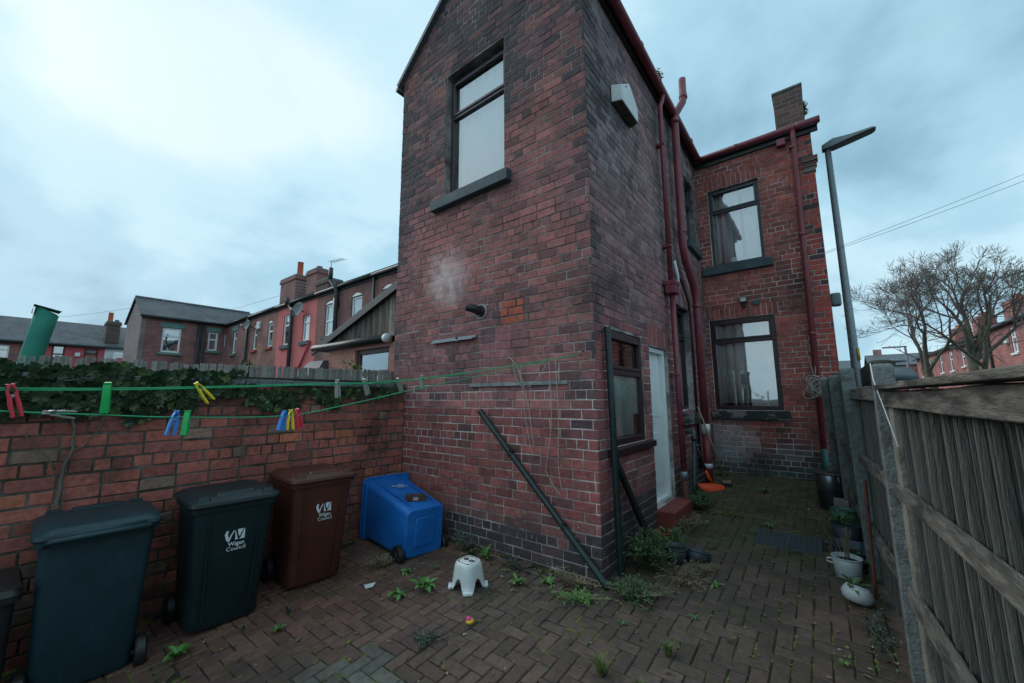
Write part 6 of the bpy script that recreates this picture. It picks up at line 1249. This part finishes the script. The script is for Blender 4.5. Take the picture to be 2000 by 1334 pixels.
# green canvas cover standing beyond the wall
t = thing('green_canvas_cover', 'tall green canvas cover with open folded top standing beyond the yard wall', 'canvas cover', (-7.0, 0.17, 0)); n = 20; loops = []
for k in range(13):
    q = k/12; z = 0.2+2.42*q; lp = []; cy = 0.155+0.015*q; cx = -7.0
    for i in range(n):
        a = 2*math.pi*i/n; fold = 1+0.10*math.sin(3*a+q*3)*math.sin(q*4)+0.05*nz(math.cos(a)*2, math.sin(a)*2, q*5); lp.append((cx+math.cos(a)*0.09*fold, cy-0.03+math.sin(a)*0.092*fold+0.10*max(0, q-0.75)/0.25*0.75, z+(0.05*(-math.sin(a)) if k == 12 else 0)))
    loops.append(lp)
b = MB().loft(loops, True, False).build('canvas', m_green_tarp, t, smooth=True); sm = b.modifiers.new('s', 'SOLIDIFY'); sm.thickness = 0.006
MB().add([(-7.09, 0.10, 2.68), (-6.93, 0.10, 2.685), (-6.88, 0.315, 2.625), (-7.09, 0.30, 2.62), (-7.08, 0.09, 2.60), (-6.95, 0.10, 2.57)], [(0, 1, 2, 3), (0, 4, 5, 1)]).build('flap', m_green_tarp, t)
MB().tube([(-7.0, 0.16, 0.0), (-7.0, 0.17, 2.3)], 0.025, 8).build('pole', m_steel, t)

# ------------------------------------------------------------------ across the side street: houses, tree, lamp, wires
XH = 10.0; MRH = Matrix.Translation((XH, 0, 0)) @ Matrix.Rotation(rad(-90), 4, 'Z')    # u = -Y, outward = -X
def right_house(label, y0, y1, eave, ridge, wins, wm=m_bE, grp='houses across the side street'):
    h = thing('street_house', label, 'house', (XH+4, (y0+y1)/2, 0), grp); pierced(MRH, -y1+0.01, -y0-0.01, -0.5, eave, 8, [(-u-w_, -u, z0, z1) for (u, w_, z0, z1) in wins]).build('wall', wm, h)
    slab_roof(h, [(XH-0.3, y1-0.01, eave-0.03), (XH-0.3, y0+0.01, eave-0.03), (XH+4, y0+0.01, ridge), (XH+4, y1-0.01, ridge)], 0.08, m_slates); slab_roof(h, [(XH+4, y1-0.01, ridge), (XH+4, y0+0.01, ridge), (XH+8.3, y0+0.01, eave), (XH+8.3, y1-0.01, eave)], 0.08, m_slates)
    MB().tube([(XH-0.3, y0+0.01, eave-0.05), (XH-0.3, y1-0.01, eave-0.05)], 0.09, 8).build('gutter', m_dgreen, h)
    for (u, w_, z0, z1) in wins: far_window(h, MRH, -u-w_, -u, z0, z1, m_white, m_whitedirty, split=0.6)
    return h
h_ = right_house('large plain red brick house wall with one narrow window', 26, 45.6, 6.35, 8.6, [(39.3, 0.9, 4.35, 6.0)]); MB().tube([(XH-0.1, 44.2, 0), (XH-0.1, 44.2, 6.2)], 0.08, 8).build('drainpipe', m_dgreen, h_)
MB(MRH).box((-41.0, -0.15, 5.0), (-40.5, -0.004, 5.5)).build('alarm_box', m_whitedirty, h_, bevel=0.03)
right_house('red brick house behind the bare tree with pale roof edge', 45.6, 53.5, 6.0, 7.9, [(47.5, 1.0, 4.2, 5.6), (51.2, 1.0, 4.2, 5.6)])
right_house('red brick terraced house with white windows past the tree trunks', 53.5, 62.5, 6.2, 8.2, [(55.2, 1.2, 4.0, 5.8), (59.2, 1.2, 4.0, 5.8)])
right_house('end red brick terraced house with white barge edge', 62.5, 73, 6.3, 8.2, [(64.5, 1.3, 4.0, 5.9), (69.0, 1.3, 4.0, 5.9)])
for (y_, lb_) in ((47.0, 'red chimney stack beside the plain brick house'), (55.5, 'red chimney stack behind the middle trunk of the bare tree'), (64.0, 'red chimney stack on the end terrace')): chimney(lb_, XH+2.0, XH+3.2, y_, y_+1.8, 6.6, 9.0, [(XH+2.6, y_+0.5, 0.4, m_pot_or, 0.2), (XH+2.6, y_+1.3, 0.4, m_pot_or, 0.2)], m_bE)
def low_house(label, x0, x1, y0, y1, e, r, wm):
    h = thing('distant_house', label, 'house', ((x0+x1)/2, (y0+y1)/2, 0), 'distant roofs beyond the fence'); MB().box((x0, y0, -0.5), (x1, y1, e)).build('wall', wm, h); ym = (y0+y1)/2
    slab_roof(h, [(x0-.3, y0-.3, e), (x1+.3, y0-.3, e), (x1+.3, ym, r), (x0-.3, ym, r)], 0.1, m_slate); slab_roof(h, [(x0-.3, ym, r), (x1+.3, ym, r), (x1+.3, y1+.3, e), (x0-.3, y1+.3, e)], 0.1, m_slate)
    MB().box((x0+1, ym-.4, r-.4), (x0+2.2, ym+.4, r+1.1)).build('chimney', m_bE, h)
low_house('distant grey roof at the end of the street behind the lamp post', -2, 5.5, 95, 104, 6.0, 8.4, m_bE); low_house('distant dark roof between the lamp post and the end terrace', 7.5, 16.5, 100, 110, 7.2, 9.6, m_bE)
low_house('distant brick house with pale window right of the lamp post', 4.0, 9.0, 70, 77, 3.2, 4.4, m_bE)
# lamp post
lp = thing('street_lamp', 'tall grey street lamp with flat angled head beyond the fence', 'street lamp', (0.57, 10.5, gz(8.2)))
MB().tube([(0.57, 10.5, 0.2), (0.57, 10.5, 2.4), (0.565, 10.5, 6.95)], [0.085, 0.075, 0.055], 16).build('column', m_steel, lp, smooth=True)
MB().box((0.61, 10.42, 2.32), (0.652, 10.50, 2.56)).build('yellow_sticker', mat('yellow_sticker', (0.6, 0.42, 0.03), 0.5, 0.2, 10), lp, smooth=True)
hd = MB(); hd.loft([[(0.47, 10.42, 6.93), (0.47, 10.58, 6.93), (0.47, 10.56, 7.05), (0.47, 10.44, 7.05)], [(0.66, 10.37, 6.93), (0.66, 10.63, 6.93), (0.66, 10.60, 7.12), (0.66, 10.40, 7.12)], [(0.95, 10.36, 6.985), (0.95, 10.64, 6.985), (0.95, 10.61, 7.09), (0.95, 10.39, 7.09)], [(1.30, 10.37, 7.05), (1.30, 10.63, 7.05), (1.30, 10.61, 7.10), (1.30, 10.39, 7.10)], [(1.36, 10.42, 7.065), (1.36, 10.58, 7.065), (1.36, 10.57, 7.09), (1.36, 10.43, 7.09)]]); hd.build('lamp_head', m_lampgrey, lp, bevel=0.012)
MB().add([(0.80, 10.40, 6.953), (1.28, 10.40, 7.040), (1.28, 10.60, 7.040), (0.80, 10.60, 6.953)], [(0, 3, 2, 1)]).build('lamp_glass', mat('led_panel', (0.16, 0.18, 0.19), 0.3, 0.4, 60), lp)
sl2 = thing('street_lamp', 'small distant street lamp beyond the dome-shaped roof', 'street lamp', (6.5, 52, 0.2)); MB().tube([(6.5, 52, 0.2), (6.5, 52, 6.2)], 0.09, 8).build('column', m_steel, sl2); MB().box((4.9, 51.9, 6.2), (6.6, 52.1, 6.32)).build('lamp_head', m_lampgrey, sl2)
dm = thing('parasol_roof', 'grey dome-shaped canopy with flat cap behind the fence post', 'canopy', (2.0, 19, 0.2)); MB().lathe([(0.62, 2.15), (0.60, 2.35), (0.42, 2.55), (0.15, 2.66)], (2.0, 19, 0), 20).build('dome', m_lampgrey, dm, smooth=True); MB().lathe([(0.08, 2.64), (0.08, 2.76), (0.36, 2.78), (0.36, 2.83), (0.1, 2.87)], (2.0, 19, 0), 20).build('cap', m_lampgrey, dm, smooth=True, angle=40); MB().tube([(2.0, 19, 0.2), (2.0, 19, 2.5)], 0.06, 8).build('pole', m_steel, dm)
hg = thing('stone_pier', 'mossy dark boundary wall pier seen over the fence', 'wall', (0.44, 5.4, 0)); MB().box((0.36, 4.86, gz(5)-0.1), (0.52, 6.15, 1.93)).build('pier', mat('mossy_stone', (0.05, 0.055, 0.04), 0.95, 0.5, 9, 1.0, 20, col2=(0.10, 0.10, 0.075), thr=(0.5, 0.65), world=True), hg, bevel=0.03)
def wire(label, a, b, sag, r=0.012):
    a, b = Vector(a), Vector(b); o = MB().tube([a.lerp(b, k/16)-Vector((0, 0, sag*4*(k/16)*(1-k/16))) for k in range(17)], r, 5).build('overhead_wire', m_black, smooth=True); tag(o, label, 'wire')
wire('upper of two overhead wires from the house corner over the street', (0.25, 8.4, 4.05), (14, 12, 10.4), 0.5, 0.003); wire('lower of two overhead wires from the house corner over the street', (0.25, 8.42, 4.03), (14, 12.1, 10.3), 0.6, 0.003)
wire('thin wire above the terrace chimneys', (-60, 7, 9.4), (-20.6, 10.2, 8.0), 0.6, 0.010); wire('thin wire above the far slate roof', (-60, -6, 8.6), (-33, 4.5, 7.3), 0.6, 0.010)
o = MB().box((XR+0.002, 8.35, 3.10), (XR+0.14, 8.50, 3.32)).build('gable_alarm_box', m_lampgrey, bevel=0.03); tag(o, 'small grey box on the far side wall of the main house', 'alarm box')
# bare tree
def tree(label, base, seed, stems, maxd=6):
    t = thing('tree', label, 'tree', base); rnd = random.Random(seed); tm = MB(); cm = MB(); B = Vector(base)
    def grow(p, d, l, r, dep):
        n = 4 if dep < 2 else 3; pts = [p]; q = p.copy(); dd = d.copy()
        for k in range(n):
            dd = (dd+Vector((rnd.gauss(0, .13), rnd.gauss(0, .13), rnd.gauss(0.05, .09)))).normalized(); q = q+dd*(l/n); pts.append(q.copy())
        r1 = max(0.0045, r*0.60); rs = [r+(r1-r)*k/n for k in range(n+1)]
        (tm if dep < 2 else cm).tube(pts, rs, 9 if dep < 2 else (5 if dep < 4 else 3), caps=False)
        if dep >= maxd: return
        for k in range(2 if dep == 0 else 3):
            ax = dd.orthogonal().normalized(); ax.rotate(Matrix.Rotation(rnd.uniform(0, 6.28), 3, dd)); nd = dd.copy(); nd.rotate(Matrix.Rotation(rnd.uniform(0.35, 0.85) if k else rnd.uniform(0.1, 0.4), 3, ax))
            nd = (nd+Vector((0, 0, 0.03))).normalized(); grow(q, nd, l*rnd.uniform(0.52, 0.76), r1*(0.95 if k == 0 else 0.7), dep+1)
        if dep >= 1:
            for k in range(3):
                c = pts[rnd.randrange(1, len(pts))]; a = Vector((rnd.gauss(0, 1), rnd.gauss(0, 1), rnd.gauss(0.15, 0.6))).normalized(); e = (dd*0.5+a*0.9).normalized()
                grow(c, e, l*rnd.uniform(0.4, 0.6), r1*0.42, max(dep+2, maxd-1)) if dep < maxd-1 else cm.tube([c, c+e*l*0.45, c+e*l*0.8+Vector((0, 0, 0.02))], [0.006, 0.005, 0.004], 3, caps=False)
    for (dx_, dy_, dz_, l, r, off) in stems: grow(B+Vector(off), Vector((dx_, dy_, dz_)).normalized(), l, r, 0)
    tm.build('trunk', m_bark, t, smooth=True); cm.build('crown', m_twig, t, smooth=True)
    return len(cm.f)
tree('bare winter tree with several spreading trunks across the street', (4.1, 22.0, 0.2), 19, [(-0.30, 0.0, 1, 2.6, 0.16, (-0.15, 0, 0)), (-0.03, 0.2, 1, 2.8, 0.18, (0.1, 0.15, 0)), (0.18, 0.0, 1, 2.9, 0.21, (0.5, 0, 0)), (-0.50, -0.2, 1, 2.6, 0.14, (-0.1, 0.3, 0)), (0.05, -0.4, 1, 2.6, 0.14, (0.3, -0.2, 0))])
tree('leafless shrub tree in the garden beyond the green canvas', (-10.0, -0.55, 0.0), 5, [(0.0, 0.08, 1, 1.0, 0.035, (0, 0, 0)), (0.1, -0.2, 1, 0.9, 0.03, (0, 0, 0))], 4)
